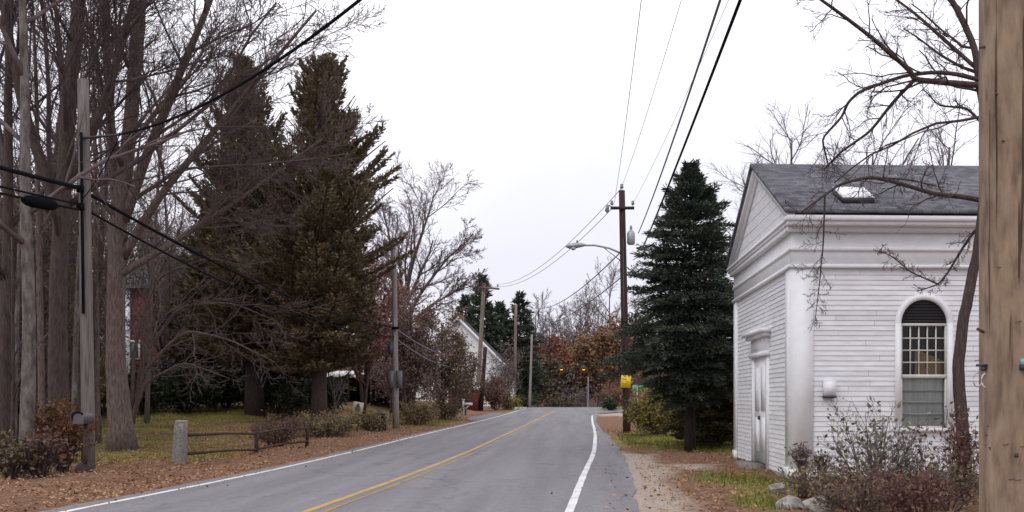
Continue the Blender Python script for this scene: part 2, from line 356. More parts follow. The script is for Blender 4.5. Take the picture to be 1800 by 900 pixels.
def zones(x, y):
    yc = np.clip(y, -60, 260)
    dl = XL(yc) - .35 - x; dr = x - XR(yc) - SHO(yc)
    lit = np.zeros_like(x); lawn = np.zeros_like(x); sand = np.zeros_like(x)
    blot = .5 + .5 * np.sin(x * .83 + 1.7 * np.sin(y * .31)) * np.sin(y * .47 + 1.3 * np.sin(x * .39 + 2))
    lit = np.where((dl > -1) & (dl < 16) & (y < 130), np.clip(.98 - np.maximum(dl - 2.4, 0) * .05 - .25 * blot * (dl > 3), .3, .98), lit)
    lawn = np.where((dl > 2.5) & (y > 19) & (y < 110), np.clip((dl - 2.5) * .10, 0, .24) + .26 * blot, lawn)
    patch = lambda cx, cy, rx, ry, a: a * np.exp(-(((x - cx) / rx) ** 2 + ((y - cy) / ry) ** 2))
    lawn = np.maximum(lawn, patch(-16.5, 45, 3.0, 8, 1.05)); lawn = np.maximum(lawn, patch(-8.6, 57, 2.0, 9, .95))
    lawn = np.maximum(lawn, patch(-9.8, 27, .9, 3, .75)); lawn = np.maximum(lawn, patch(-13.2, 27, 1.0, 3, .8)); lawn = np.maximum(lawn, patch(-11.5, 44, 1.2, 5, .8))
    # right side
    sand = np.where((dr > -.5) & (x > 0) & (y < 31), np.clip(1.0 - np.maximum(dr - .45 + .7 * blot, 0) * .8 - np.maximum(y - 26, 0) * .15, 0, 1.), sand)
    sand = np.maximum(sand, patch(3.0, 78, 2.2, 9, .9)); sand = np.maximum(sand, patch(2.4, 22.5, .8, 1.6, .7))
    lit = np.where((dr > -.2) & (x > 0) & (y < 120), np.maximum(lit, .85), lit)
    lawn = np.maximum(lawn, patch(3.15, 18.3, .85, 2.3, 1.15)); lawn = np.maximum(lawn, patch(2.75, 14.6, .45, 1.1, 1.0)); lawn = np.maximum(lawn, patch(3.4, 35, 2.8, 6, 1.1)); lawn = np.maximum(lawn, patch(4.6, 29, 1.2, 3, .8))
    sand = sand * (1 - np.clip(lawn, 0, 1) * .8)
    return lit, lawn, sand
zl, zg, zs = zones(GX, GY)
ca = ground.data.color_attributes.new('zone', 'FLOAT_COLOR', 'POINT')
ca.data.foreach_set('color', np.stack([zl, zg, zs, np.ones_like(zl)], -1).astype(np.float32).ravel())

ry = np.concatenate([np.arange(-40, 6, 3.), np.arange(6, 34, .3), np.arange(34, 64, .6), np.arange(64, 130, 1.5), np.arange(130, 212, 8.)])
def strip(name, xa, xb, dz, mat, y0=-40, y1=205, wob=0., seed=0, label=None):
    y = ry[(ry >= y0) & (ry <= y1)]; rng = np.random.default_rng(seed)
    a, b_ = xa(y), xb(y)
    if wob: a = a + np.convolve(rng.normal(size=len(y)), [.3, .4, .3], 'same') * wob; b_ = b_ + np.convolve(rng.normal(size=len(y)), [.3, .4, .3], 'same') * wob
    z = PROF(y) + dz
    k = len(y); v = np.concatenate([np.stack([a, y, z], -1), np.stack([b_, y, z], -1)])
    i = np.arange(k - 1)
    m_ = MB(); m_.add(v, np.stack([i, i + k, i + k + 1, i + 1], -1))
    o = tag(m_.build(name, mat), kind='structure')
    if label: o['label'] = label
    return o
strip('road', lambda y: XL(y) - .35, lambda y: XR(y) + SHO(y), .016, ASPHALT, wob=.05, seed=3)
strip('road_edge_line', lambda y: XL(y) - .06, lambda y: XL(y) + .06, .020, LINE_W, y1=92, wob=.006, label='white edge line along the left side of the road')
strip('road_edge_line', lambda y: XR(y) - .06, lambda y: XR(y) + .06, .020, LINE_W, y1=72, wob=.004, label='white edge line along the right side of the road')
mid = lambda y: XL(y) * .503 + XR(y) * .497
strip('road_centre_line', lambda y: mid(y) - .19, lambda y: mid(y) - .07, .020, LINE_Y, y1=83, wob=.006, label='left yellow line of the double centre line')
strip('road_centre_line', lambda y: mid(y) + .07, lambda y: mid(y) + .155, .020, LINE_Y2, y1=83, wob=.006, label='right faded yellow line of the double centre line')
# the right edge line turns into the side street
t = np.linspace(0, 1, 9); hx = 1.08 + .85 * t ** 1.5; hy = 72.0 + 2.3 * np.sin(t * pi / 2)
m_ = MB(); k = len(t)
m_.add(np.concatenate([np.stack([hx - .06, hy, PROF(hy) + .03], -1), np.stack([hx + .06, hy - .25 * t - .02, PROF(hy) + .03], -1)]), np.stack([np.arange(k-1), np.arange(k-1)+k, np.arange(k-1)+k+1, np.arange(k-1)+1], -1))
tag(m_.build('road_corner_line', LINE_W), 'short white line curving into the side street on the right', kind='structure')
# driveway on the left, paler
def sheet(name, pl, pr, dz, mat):
    pl, pr = np.array(pl, float), np.array(pr, float); n = 10
    def res(p):
        u = np.linspace(0, 1, len(p)); w = np.linspace(0, 1, n); return np.stack([np.interp(w, u, p[:, 0]), np.interp(w, u, p[:, 1])], -1)
    a, b_ = res(pl), res(pr); V = []; K = 5
    for j in range(K + 1):
        q = a + (b_ - a) * j / K; V.append(np.column_stack([q, gz(q[:, 0], q[:, 1]) + dz]))
    V = np.concatenate(V); f = [[j * n + i, (j + 1) * n + i, (j + 1) * n + i + 1, j * n + i + 1] for j in range(K) for i in range(n - 1)]
    m_ = MB(); m_.add(V, f); return tag(m_.build(name, mat), kind='structure')
PALE_DRIVE = noisy('driveway_gravel', (.26, .24, .24), (.44, .42, .41), 8, bmp=.4)
sheet('driveway', [(-5.3, 84), (-6.3, 92), (-9, 102), (-14, 112)], [(-4.7, 93), (-5.0, 98), (-7.2, 108), (-13, 117)], .05, PALE_DRIVE)
sheet('driveway_apron', [(-5.95, 58), (-6.9, 62), (-7.4, 68), (-6.4, 78)], [(-6.05, 57), (-5.9, 63), (-5.75, 69), (-5.6, 77)], .03, ASPHALT)
sheet('side_street', [(1.6, 76), (3.0, 78), (6, 81), (14, 88)], [(2.3, 86), (3.4, 86.5), (6, 89), (13, 95)], .05, ASPHALT)

# fallen leaves and grass
rng = np.random.default_rng(5)
def scatter(n, xlo, xhi, ylo, yhi, zi, thr, rng, ypow=1.7):
    u = rng.random(n); y = ylo + (yhi - ylo) * u ** ypow; x = xlo + (xhi - xlo) * rng.random(n)
    zz = zones(x, y)[zi]; k = rng.random(n) < (zz - thr) * 1.6
    yc = np.clip(y, -60, 260); ok = (x < XL(yc) - .42 + .12 * rng.normal(size=n)) | (x > XR(yc) + SHO(yc) + .05 + .15 * np.abs(rng.normal(size=n)))
    k &= ok
    return x[k], y[k]
lx, ly = scatter(110000, -19, -5.5, 9, 62, 0, .1, rng)
lx2, ly2 = scatter(26000, .6, 7, 9, 45, 0, .25, rng)
ry_ = 9 + 50 * rng.random(900) ** 1.5; ex = np.abs(rng.normal(size=900)) * .38
rx_ = np.where(rng.random(900) < .6, XL(ry_) - .32 + ex, XR(ry_) + SHO(ry_) - .02 - ex)
lx, ly = np.concatenate([lx, lx2, rx_]), np.concatenate([ly, ly2, ry_])
drift = np.sin(lx * 2.1 + 1.3 * np.sin(ly * .9)) * np.sin(ly * 1.1 + np.sin(lx * 1.3)) ; kk = (rng.random(len(lx)) < .55 + .45 * drift) | (np.arange(len(lx)) > len(lx) - 900); lx, ly = lx[kk], ly[kk]; n = len(lx)
a = rng.random(n) * 2 * pi
d = np.stack([np.cos(a), np.sin(a), .42 * rng.normal(size=n)], -1)
m_ = MB(); m_.cards(np.stack([lx, ly, gz(lx, ly) + .022 + .03 * rng.random(n) ** 2], -1), d, .03 + .07 * rng.random(n) ** 1.8, .02 + .042 * rng.random(n) ** 1.6, rng, flat=np.tile([0., 0, 1], (n, 1)))
tag(m_.build('fallen_leaves', LEAVES_G), 'orange brown fallen leaves along the road verges', kind='stuff')
gx, gy = scatter(90000, -20, -7, 20, 75, 1, .15, rng); gx2, gy2 = scatter(30000, 1.5, 6, 11, 45, 1, .12, rng, 1.2)
gx, gy = np.concatenate([gx, gx2]), np.concatenate([gy, gy2]); n = len(gx)
m_ = MB(); m_.cards(np.stack([gx, gy, gz(gx, gy) - .01], -1), np.stack([.4 * rng.normal(size=n), .4 * rng.normal(size=n), np.ones(n)], -1), .05 + .10 * rng.random(n), .012 + .010 * rng.random(n), rng)
tag(m_.build('grass', GRASS_G), 'yellow green autumn grass on the lawns', kind='stuff')

# ------------------------------------------------------------------ plants
def nrm(v): return v / (np.linalg.norm(v, axis=-1, keepdims=True) + 1e-9)
def grow(P, D, L, Rr, nseg, gn, up, tip, rng):
    N = len(P); pts = [P]; d = D; ds = [D]
    for s in range(nseg):
        d = nrm(d + gn * rng.normal(size=(N, 3)) + np.array([0, 0, up])[None]); pts.append(pts[-1] + d * (L / nseg)[:, None]); ds.append(d)
    pts = np.stack(pts, 1); ds = np.stack(ds, 1)
    w = np.linspace(0, 1, nseg + 1)[None]
    return pts, ds, Rr[:, None] * (1 - w * (1 - tip))
def kids(pts, ds, rad, L, n, t0, t1, ang, lr, rr, rng, rmin, bare_mean=.5):
    N, K, _ = pts.shape
    t = (t0 + (t1 - t0) * (np.arange(n)[None] + rng.random((N, n))) / n)
    f = t * (K - 1); i = np.clip(f.astype(int), 0, K - 2); w = (f - i)[..., None]
    I = np.arange(N)[:, None]
    p = pts[I, i] * (1 - w) + pts[I, i + 1] * w; d = nrm(ds[I, i + 1]); r = rad[I, i] * (1 - w[..., 0]) + rad[I, i + 1] * w[..., 0]
    az = rng.random((N, 1)) * 6.28 + np.arange(n)[None] * 2.4 + .5 * rng.normal(size=(N, n))
    ref = np.where(np.abs(d[..., 2:3]) > .85, np.array([1., 0, 0]), np.array([0, 0, 1.]))
    a = nrm(np.cross(d, ref)); b = np.cross(d, a)
    th = ang * (1 + .3 * rng.normal(size=(N, n)))[..., None]
    nd = d * np.cos(th) + np.sin(th) * (a * np.cos(az)[..., None] + b * np.sin(az)[..., None])
    nl = L[:, None] * lr * (1 - .55 * (t - t0)) * (.65 + .7 * rng.random((N, n)))
    nr = np.maximum(np.minimum(r * .85, r * rr * (.8 + .4 * rng.random((N, n)))), rmin)
    return p.reshape(-1, 3), nd.reshape(-1, 3), nl.ravel(), nr.ravel()

def tree(name, label, cat, x, y, trunk, levels, bark, twig, seed, leaf=None, leaf_mat=None, group=None, rmin=.007, sides=9, z=None, flare=True, parts=('trunk', 'crown'), first_t0=None):
    """trunk: list of stems; stem = list of (dx,dy,dz,r).  levels: dicts per branching order"""
    rng = np.random.default_rng(seed)
    root = empty(name, (x, y, G(x, y) if z is None else z), label, cat, group)
    tm = MB(); cm = MB(); ends = []
    for st in trunk:
        s = np.array(st, float); k = max(8, len(s) * 4)
        w = np.linspace(0, 1, len(s)); ww = np.linspace(0, 1, k)
        pp = np.stack([np.interp(ww, w, s[:, j]) for j in range(4)], -1)
        ker = np.array([.25, .5, .25])
        q = pp.copy(); q[1:-1] = .25 * pp[:-2] + .5 * pp[1:-1] + .25 * pp[2:]
        q[:, :2] += np.cumsum(rng.normal(size=(k, 2)) * .012, 0) * (q[:, 3:4] > 0) * min(1, s[0][3] * 4)
        if flare and s[0][2] < .2: q[0, 3] *= 1.35; q[0, 2] -= .15
        tm.tube(q[:, :3], q[:, 3], sides)
        L = np.array([np.linalg.norm(np.diff(q[:, :3], axis=0), axis=1).sum()])
        pts, ds, rad = q[None, :, :3], nrm(np.gradient(q[:, :3], axis=0))[None], q[None, :, 3]
        for li, lv in enumerate(levels):
            n = lv['n']
            t00 = first_t0 if (first_t0 and li == 0 and st is trunk[0]) else lv.get('t0', .3)
            P, D, LL, RR = kids(pts, ds, rad, L, n, t00, lv.get('t1', 1.), lv['ang'], lv['lr'], lv.get('rr', .55), rng, rmin)
            if lv.get('bias') is not None: D = nrm(D + np.array(lv['bias'])[None])
            pts, ds, rad = grow(P, D, LL, RR, lv.get('nseg', 4), lv.get('gn', .12), lv.get('up', .05), lv.get('tip', .4), rng)
            rad = np.maximum(rad, rmin * .7)
            cm.tubes(pts, rad, 5 if li == 0 else (4 if li == 1 else 3), 0)
            L = LL
            ends = ends + [(pts, ds)] if li >= len(levels) - 2 and li == len(levels) - 1 else ends
    mats = [twig]
    if leaf:
        mats.append(leaf_mat)
        P = np.concatenate([e[0][:, 1:].reshape(-1, 3) for e in ends]); D = np.concatenate([e[1][:, 1:].reshape(-1, 3) for e in ends])
        n = int(leaf['n']); k = rng.integers(0, len(P), n)
        p = P[k] + leaf.get('spread', .12) * rng.normal(size=(n, 3)); d = nrm(D[k] * leaf.get('along', .5) + rng.normal(size=(n, 3)) * .7 + np.array([0, 0, leaf.get('droop', 0.)]))
        if leaf.get('zmin') is not None:
            q = p[:, 2] > leaf['zmin']; p, d = p[q], d[q]
        n = len(p)
        cm.cards(p, d, leaf['l'] * (.6 + .8 * rng.random(n)), leaf['w'] * (.6 + .8 * rng.random(n)), rng, 1)
    tm.build(parts[0], bark, root, smooth=True)
    cm.build(parts[1], mats, root)
    return root

def conifer(name, label, cat, x, y, H, zb, prof, seed, leaf_mat, bark, r0, group=None, nbr=160, dens=70, card=(.16, .035), rise=-.15, droop=-.35, lean=(0, 0), sub=.38, z=None, thin=0.0, branch_mat=None, rough=1.0):
    """prof(h) -> branch length at height h"""
    rng = np.random.default_rng(seed)
    root = empty(name, (x, y, G(x, y) if z is None else z), label, cat, group)
    tm, cm = MB(), MB()
    hs = np.linspace(0, H, 12); wob = np.cumsum(rng.normal(size=(12, 2)) * .02, 0)
    ax = lambda h: np.stack([lean[0] * h / H + 0 * h, lean[1] * h / H + 0 * h, h], -1)
    tp = ax(hs); rad = r0 * (1 - hs / H) + .015; rad[0] *= 1.12; tp[0, 2] -= .15
    tm.tube(tp, rad, 9)
    n = nbr; u = (np.arange(n) + rng.random(n)) / n
    h = zb + (H - zb) * (1 - (1 - u) ** .95)
    az = np.arange(n) * 2.39996 + .5 * rng.normal(size=n)
    L = np.maximum(prof(h) * (.66 + .5 * rng.random(n)) * (1 + rough * (.16 * np.sin(2 * az + 1.7 * h + seed) + .10 * np.sin(5 * az - 2.3 * h))), .12)
    D = np.stack([np.cos(az), np.sin(az), (rise * np.clip(.1 + .9 * (h - zb) / 4.5, 0, 1) if rise > .25 else np.full(n, rise)) + .12 * rng.normal(size=n)], -1) ; D = nrm(D)
    up_t = 1.15 * ((h - zb) / (H - zb)) ** 3; D[:, 2] += up_t; D = nrm(D)
    pts, ds, rd = grow(ax(h), D, L, np.maximum(.012 + .014 * L, .012), 5, .05, droop * .12 if droop < .25 else .05, .3, rng)
    cm.tubes(pts, rd, 3, 0)
    if thin: keep = rng.random(n) > thin * ((h - zb) / (H - zb))
    else: keep = np.ones(n, bool)
    PP, DD, LN = [], [], []
    for i in np.nonzero(keep)[0]:
        m = int(dens * (.35 + L[i] ** 1.15))
        t = 1 - (1 - .12) * rng.random(m) ** .8 * (1 if L[i] > .5 else 1.0)
        f = t * 5; k = np.clip(f.astype(int), 0, 4); w = (f - k)[:, None]
        p = pts[i, k] * (1 - w) + pts[i, k + 1] * w; d = ds[i, k + 1]
        side = nrm(np.cross(d, np.array([0, 0, 1.])))
        wd = sub * (L[i] * (1.08 - t)) * .75 + .06
        s = (rng.random(m) * 2 - 1)
        # branchlets leave the branch forward and sag a little
        p = p + side * (s * wd)[:, None] + d * (np.abs(s) * wd * .7)[:, None]; p[:, 2] += droop * .22 * np.abs(s) * wd + .035 * rng.normal(size=m) - .03 * rng.random(m)
        dd = nrm(d * .9 + side * (np.sign(s) * .75)[:, None] + .38 * rng.normal(size=(m, 3)) + np.array([0, 0, .12]))
        PP.append(p); DD.append(dd)
    # leader tuft
    m = int(dens * .8); hh = H - 1.1 * rng.random(m) * min(1, H / 12); PP.append(ax(hh) + .05 * rng.normal(size=(m, 3))); DD.append(nrm(np.column_stack([rng.normal(size=(m, 2)), .8 + 0 * hh])))
    P, Dd = np.concatenate(PP), np.concatenate(DD); m = len(P)
    cm.cards(P, Dd, card[0] * (.6 + .8 * rng.random(m)), card[1] * (.7 + .7 * rng.random(m)), rng, 1)
    tm.build('trunk', bark, root, smooth=True)
    cm.build('crown', [branch_mat or BARK_DARK, leaf_mat], root)
    return root

def shrub(name, label, cat, x, y, h, w, seed, leaf_mat, twig, nstem=14, nleaf=2500, ll=.1, lw=.05, group=None, up=.06, gn=.12, rmin=.006, spread=.1, lv2=7, lv3=4, zmin=None, ang=.55, r0=.022, depth=None):
    rng = np.random.default_rng(seed)
    stems = []
    for i in range(nstem):
        a = 2 * pi * i / nstem + rng.random(); q = rng.random() ** .5
        tx, ty = cos(a) * w / 2 * q * .8, sin(a) * (depth or w) / 2 * q * .8; hh = h * (.55 + .4 * rng.random()) * (1 - .25 * q)
        b = .15
        stems.append([(tx * b, ty * b, -.03, r0), (tx * .55, ty * .55, hh * .5, r0 * .8), (tx, ty, hh, r0 * .35)])
    return tree(name, label, cat, x, y, stems, [dict(n=lv2, t0=.2, ang=ang, lr=.42, up=up, gn=gn, nseg=4), dict(n=lv3, t0=.2, ang=.7, lr=.55, up=up * .6, gn=gn, nseg=3)], twig, twig, seed,
                leaf=dict(n=nleaf, l=ll, w=lw, spread=spread, zmin=zmin) if nleaf else None, leaf_mat=leaf_mat, group=group, rmin=rmin, sides=5, flare=False, parts=('stems', 'foliage' if nleaf else 'twigs'))

# ---- left foreground woods
MAPLE = [dict(n=13, t0=.30, ang=.62, lr=.42, rr=.36, up=.05, gn=.08, nseg=7, tip=.3), dict(n=11, t0=.15, ang=.6, lr=.44, rr=.42, up=.05, gn=.1, nseg=5), dict(n=8, t0=.12, ang=.6, lr=.5, up=.03, gn=.12, nseg=4), dict(n=5, t0=.15, ang=.6, lr=.5, up=.02, gn=.12, nseg=3)]
MAPLE2 = [dict(n=10, t0=.25, ang=.62, lr=.42, rr=.38, up=.05, gn=.08, nseg=6, tip=.3), dict(n=9, t0=.15, ang=.6, lr=.44, rr=.42, up=.05, gn=.1, nseg=5), dict(n=7, t0=.12, ang=.6, lr=.5, up=.03, gn=.12, nseg=4)]
tr = [[(0, 0, 0, .35), (-.22, 0, 2.6, .245), (-.24, .1, 6, .22), (.1, .2, 8.2, .19), (.35, .3, 12, .17), (.5, .2, 17, .08)],
      [(-.05, .1, 5.6, .17), (-.5, .5, 8, .13), (-.9, .9, 12, .10), (-1.4, 1, 17, .05)],
      [(.0, .1, 6.2, .15), (.9, -.1, 8.4, .12), (2.0, -.3, 10.8, .09), (3.6, -.4, 14.5, .04)],
      [(-.05, .1, 5.2, .13), (1.1, -.2, 6.8, .10), (2.8, -.5, 8.6, .075), (5.4, -.6, 11.6, .03)],
      [(-.1, 0, 4.7, .10), (1.2, .3, 5.6, .08), (3.0, .6, 6.9, .05), (5.2, .8, 8.6, .025)]]
tree('maple_tree', 'large bare grey maple fanning many limbs, just right of the weathered pole', 'tree', at(215, 26.8), 26.8, tr, [dict(MAPLE[0], n=12), dict(MAPLE[1], n=9), dict(MAPLE[2], n=7), dict(MAPLE[3], n=4)], BARK_GREY, TWIG, 11, rmin=.008)
tree('maple_tree', 'stout dark bare tree standing just left of the weathered pole', 'tree', at(104, 22.5), 22.5,
     [[(0, 0, 0, .25), (-.05, 0, 3, .20), (.05, 0, 6, .175), (.3, 0, 9, .145), (.7, .1, 13, .10), (1, 0, 18, .04)], [(.05, 0, 5.5, .14), (-.9, .2, 8, .11), (-1.7, .3, 12, .06), (-2.1, .3, 15, .03)], [(.1, 0, 6.2, .12), (1.1, -.1, 8.3, .09), (1.9, -.2, 11, .06), (2.4, -.2, 14, .03)]],
     MAPLE, BARK_DARK, TWIG_DARK, 12, rmin=.008)
tree('ash_tree', 'slim lichen grey trunk, second from the left edge', 'tree', at(45, 19.8), 19.8,
     [[(0, 0, 0, .15), (.05, 0, 3, .125), (-.05, 0, 6, .10), (-.25, .2, 10, .07), (-.3, .2, 14, .03)]], [dict(n=9, t0=.35, ang=.6, lr=.3, up=.06, nseg=6), dict(n=7, t0=.2, ang=.6, lr=.42, nseg=4), dict(n=5, t0=.2, ang=.6, lr=.5, nseg=3)], BARK_LICHEN, TWIG, 13)
tree('ash_tree', 'dark bare trunk at the very left edge of the view', 'tree', at(8, 24), 24,
     [[(0, 0, 0, .16), (.05, 0, 4, .13), (.1, 0, 9, .09), (.0, .2, 14, .06), (0, .2, 17, .02)]], [dict(n=11, t0=.25, ang=.65, lr=.3, up=.05, nseg=6), dict(n=8, t0=.2, ang=.6, lr=.42, nseg=4), dict(n=5, t0=.2, ang=.6, lr=.5, nseg=3)], BARK_DARK, TWIG_DARK, 14)
tree('bare_tree', 'bare tree with tall straight twin stems behind the stout dark tree', 'tree', at(150, 33), 33,
     [[(0, 0, 0, .15), (-.4, 0, 5, .115), (-.8, .2, 10, .08), (-1.3, .2, 17, .03)], [(0, 0, 1, .12), (.5, 0, 6, .095), (.8, .1, 11, .065), (1.4, .1, 17, .03)]], MAPLE2, BARK_DARK, TWIG, 15, rmin=.009)
tree('bare_tree', 'bare leaning tree behind the lichen grey trunk', 'tree', at(60, 31), 31,
     [[(0, 0, 0, .14), (.2, 0, 5, .11), (.7, .2, 10, .075), (1.4, .2, 16, .03)], [(.1, 0, 3, .12), (-.8, 0, 7, .09), (-1.6, 0, 13, .03)]], MAPLE2, BARK_GREY, TWIG, 16, rmin=.009)
tree('sapling', 'thin dark sapling by the left edge near the roadside', 'tree', at(21, 21), 21,
     [[(0, 0, 0, .05), (.05, 0, 2, .04), (-.05, .1, 5, .015)]], [dict(n=9, t0=.3, ang=.6, lr=.35, nseg=4), dict(n=6, t0=.2, ang=.6, lr=.45, nseg=3)], BARK_DARK, TWIG_DARK, 17, sides=6)
tree('dogwood_tree', 'low wide tree behind the maple with drooping grey twigs sweeping right', 'tree', at(232, 31), 31,
     [[(0, 0, 0, .09), (-.1, 0, 1.2, .08), (-.5, 0, 3.2, .05), (-1.2, .2, 4.8, .02)], [(0, 0, .5, .08), (.5, -.2, 2.2, .065), (1.8, -.4, 3.4, .045), (3.2, -.5, 3.1, .03), (4.6, -.5, 2.4, .012)], [(0, 0, .7, .07), (.3, .1, 2.6, .055), (1.4, .2, 4.2, .04), (3.0, .3, 4.3, .025), (4.4, .4, 3.7, .01)], [(0, 0, .9, .06), (.2, -.3, 2.8, .05), (1.0, -.6, 5.0, .035), (2.6, -.6, 5.6, .02), (3.9, -.5, 5.3, .01)], [(0, 0, .6, .06), (.6, -.4, 1.8, .045), (1.9, -.7, 2.4, .03), (3.3, -.8, 1.9, .01)]],
     [dict(n=10, t0=.25, ang=.6, lr=.36, rr=.4, up=-.01, gn=.16, nseg=7), dict(n=7, t0=.15, ang=.65, lr=.45, up=.0, gn=.18, nseg=5), dict(n=5, t0=.12, ang=.6, lr=.5, up=.02, gn=.16, nseg=3)], BARK_GREY, TWIG, 18, rmin=.006)
UND = [dict(n=14, t0=.05, ang=.5, lr=.42, rr=.5, up=.06, gn=.09, nseg=5), dict(n=9, t0=.1, ang=.55, lr=.48, up=.05, gn=.1, nseg=4), dict(n=6, t0=.1, ang=.55, lr=.5, up=.03, gn=.12, nseg=3)]
for i, (px, Y, h, w, lb, lm, tw, nl) in enumerate([
        (25, 29, 8.0, 3.4, 'brown twig thicket filling the gap at the far left edge', OLIVEBROWN_L, TWIG, 5200),
        (85, 35, 9.5, 4.2, 'tall dull brown thicket behind the lichen grey trunk', BROWN_L, TWIG, 6500),
        (140, 41, 10.5, 4.4, 'olive brown thicket behind the weathered pole', OLIVEBROWN_L, TWIG, 7500),
        (190, 70, 12.0, 5.0, 'brown thicket behind the large maple trunk', BROWN_L, TWIG_DARK, 6500),
        (300, 52, 10.5, 4.2, 'grey brown thicket between the maple and the cedars', GREYBROWN_L, TWIG_GREY, 5200),
        (330, 57, 12.5, 4.5, 'tall grey brown thicket just left of the cedar pair', GREYBROWN_L, TWIG, 4200),
        (45, 56, 11.5, 6.5, 'dark olive thicket deep in the woods at the left edge', OLIVEBROWN_L, TWIG_DARK, 6500)]):
    st = []
    for k in range(6):
        a = k * 1.05 + i; st.append([(0.1 * cos(a), .1 * sin(a), -.05, .07), (w * .16 * cos(a), w * .16 * sin(a), h * .4, .055), (w * .42 * cos(a), w * .42 * sin(a), h * (.7 + .25 * ((k * 7 + i) % 5) / 4), .015)])
    tree('thicket_tree', lb, 'tree', at(px, Y), Y, st, UND, BARK_DARK, tw, 150 + i, leaf=dict(n=nl, l=.13, w=.06, spread=.22), leaf_mat=lm, rmin=.009, sides=6, flare=False)

for i, (px, Y, r, h, ln, lb, bk) in enumerate([(24, 27, .07, 13, .5, 'slender pale brown tree between the left edge trunk and the lichen grey one', BARK_LICHEN), (74, 26, .09, 14, -.4, 'slender tree between the lichen grey trunk and the stout dark one', BARK_GREY), (128, 28, .08, 13, .6, 'slender pale tree close behind the weathered pole on its left', BARK_LICHEN), (172, 30, .09, 14, -.3, 'slender tree between the weathered pole and the maple trunk', BARK_GREY), (258, 38, .09, 13, .8, 'slender tree standing right of the maple trunk before the red house', BARK_GREY)]):
    tree('slender_tree', lb, 'tree', at(px, Y), Y, [[(0, 0, 0, r), (ln * .2, 0, h * .35, r * .85), (ln * .5, .1, h * .7, r * .55), (ln, .1, h, .015)]], [dict(n=14, t0=.3, ang=.55, lr=.24, rr=.4, up=.07, nseg=5), dict(n=8, t0=.15, ang=.55, lr=.45, nseg=4), dict(n=4, t0=.15, ang=.55, lr=.5, nseg=3)], bk, TWIG, 170 + i, rmin=.006, sides=7)

# ---- the two big cedars
cp1 = lambda h: np.interp(h, [1.8, 4, 8, 10.5, 13, 15.6], [2.6, 3.2, 3.2, 2.5, 1.75, .5])
cp2 = lambda h: np.interp(h, [2.4, 4, 6, 8.2, 10, 12, 14.0, 15.2], [2.2, 2.9, 3.3, 3.4, 2.9, 2.2, 1.6, .5])
conifer('cedar_tree', 'tall brown green cedar with thick dark trunk, left of the cedar pair', 'tree', at(448, 44), 44, 15.4, 2.0, cp1, 21, CEDAR_L, BARK_DARK, .40, nbr=420, dens=120, card=(.19, .065), rise=.55, droop=.5, lean=(-.6, 0), sub=.42, thin=.62)
conifer('cedar_tree', 'tall brown green cedar reaching over the road, right of the cedar pair', 'tree', at(560, 42), 42, 15.0, 2.3, cp2, 22, CEDAR_L, BARK_DARK, .34, nbr=450, dens=120, card=(.19, .065), rise=.5, droop=.45, lean=(.25, 0), sub=.42, thin=.60)
conifer('cedar_tree', 'shorter green cedar half hidden behind the cedar pair', 'tree', at(500, 49), 49, 11.0, 1.0, lambda h: np.interp(h, [1, 4, 8, 11], [3.0, 2.8, 1.8, .3]), 23, CEDAR_G, BARK_DARK, .3, nbr=260, dens=60, card=(.27, .10), rise=.3, droop=.2)
conifer('cedar_tree', 'dark green cedar behind the low wide dogwood, left of the pair', 'tree', at(372, 50), 50, 10.0, 1.2, lambda h: np.interp(h, [1, 4, 7, 10], [2.4, 2.2, 1.6, .3]), 24, CEDAR_G, BARK_DARK, .25, nbr=230, dens=60, card=(.27, .10), rise=.3, droop=.2)
for i, (px, Y, H, w, lb) in enumerate([(12, 40, 8.5, 3.0, 'dark hemlock at the far left edge behind bare trunks'), (90, 46, 9.5, 3.2, 'dark brown hemlock behind the stout dark tree'), (265, 70, 12.5, 3.2, 'dark hemlock rising behind the red house corner')]):
    conifer('hemlock_tree', lb, 'tree', at(px, Y), Y, H, .6, lambda h, H=H, w=w: w * (1 - (h / H) ** 1.4) + .2, 30 + i, CEDAR_G if i != 1 else CEDAR_L, BARK_DARK, .25, nbr=220, dens=40, card=(.36, .11), rise=.0, droop=-.3)
tree('bare_tree', 'bare brown tree on the slope behind the dark hedge', 'tree', at(285, 58), 58,
     [[(0, 0, 0, .2), (.1, 0, 5, .15), (.2, .2, 10, .08), (0, .2, 14, .03)]], MAPLE2, BARK_DARK, TWIG, 35, rmin=.012)

# ---- shrubs at the left
for i, (px, Y, h, w, lb) in enumerate([(258, 44, 2.1, 3.2, 'dark rhododendron under the red house window, nearest the maple trunk'), (325, 46, 2.15, 3.6, 'dark rhododendron between two others behind the lawn'), (398, 48, 2.2, 3.4, 'dark rhododendron against the thick cedar trunk'), (490, 47, 2.4, 4.4, 'dark rhododendron right of the thick cedar trunk, under the pair')]):
    shrub('rhododendron', lb, 'shrub', at(px, Y), Y, h, w, 40 + i, HEDGE_L, BARK_DARK, nstem=20, nleaf=7000, ll=.2, lw=.08, spread=.2)
shrub('leafy_shrub', 'russet orange shrub at the foot of the stout dark tree', 'shrub', at(108, 20.4), 20.4, 1.55, 1.5, 44, RUSSET_L, TWIG_DARK, nstem=14, nleaf=1500, ll=.09, lw=.05, spread=.08)
shrub('leafy_shrub', 'dark red brown shrub below the lichen grey trunk', 'shrub', at(70, 18.9), 18.9, .9, 1.3, 45, REDBROWN_L, TWIG_DARK, nstem=14, nleaf=900, ll=.09, lw=.05)
shrub('leafy_shrub', 'low dark scrub at the bottom left corner', 'shrub', at(18, 18.6), 18.6, .8, 1.3, 46, OLIVEBROWN_L, TWIG_DARK, nstem=14, nleaf=800, ll=.08, lw=.04)
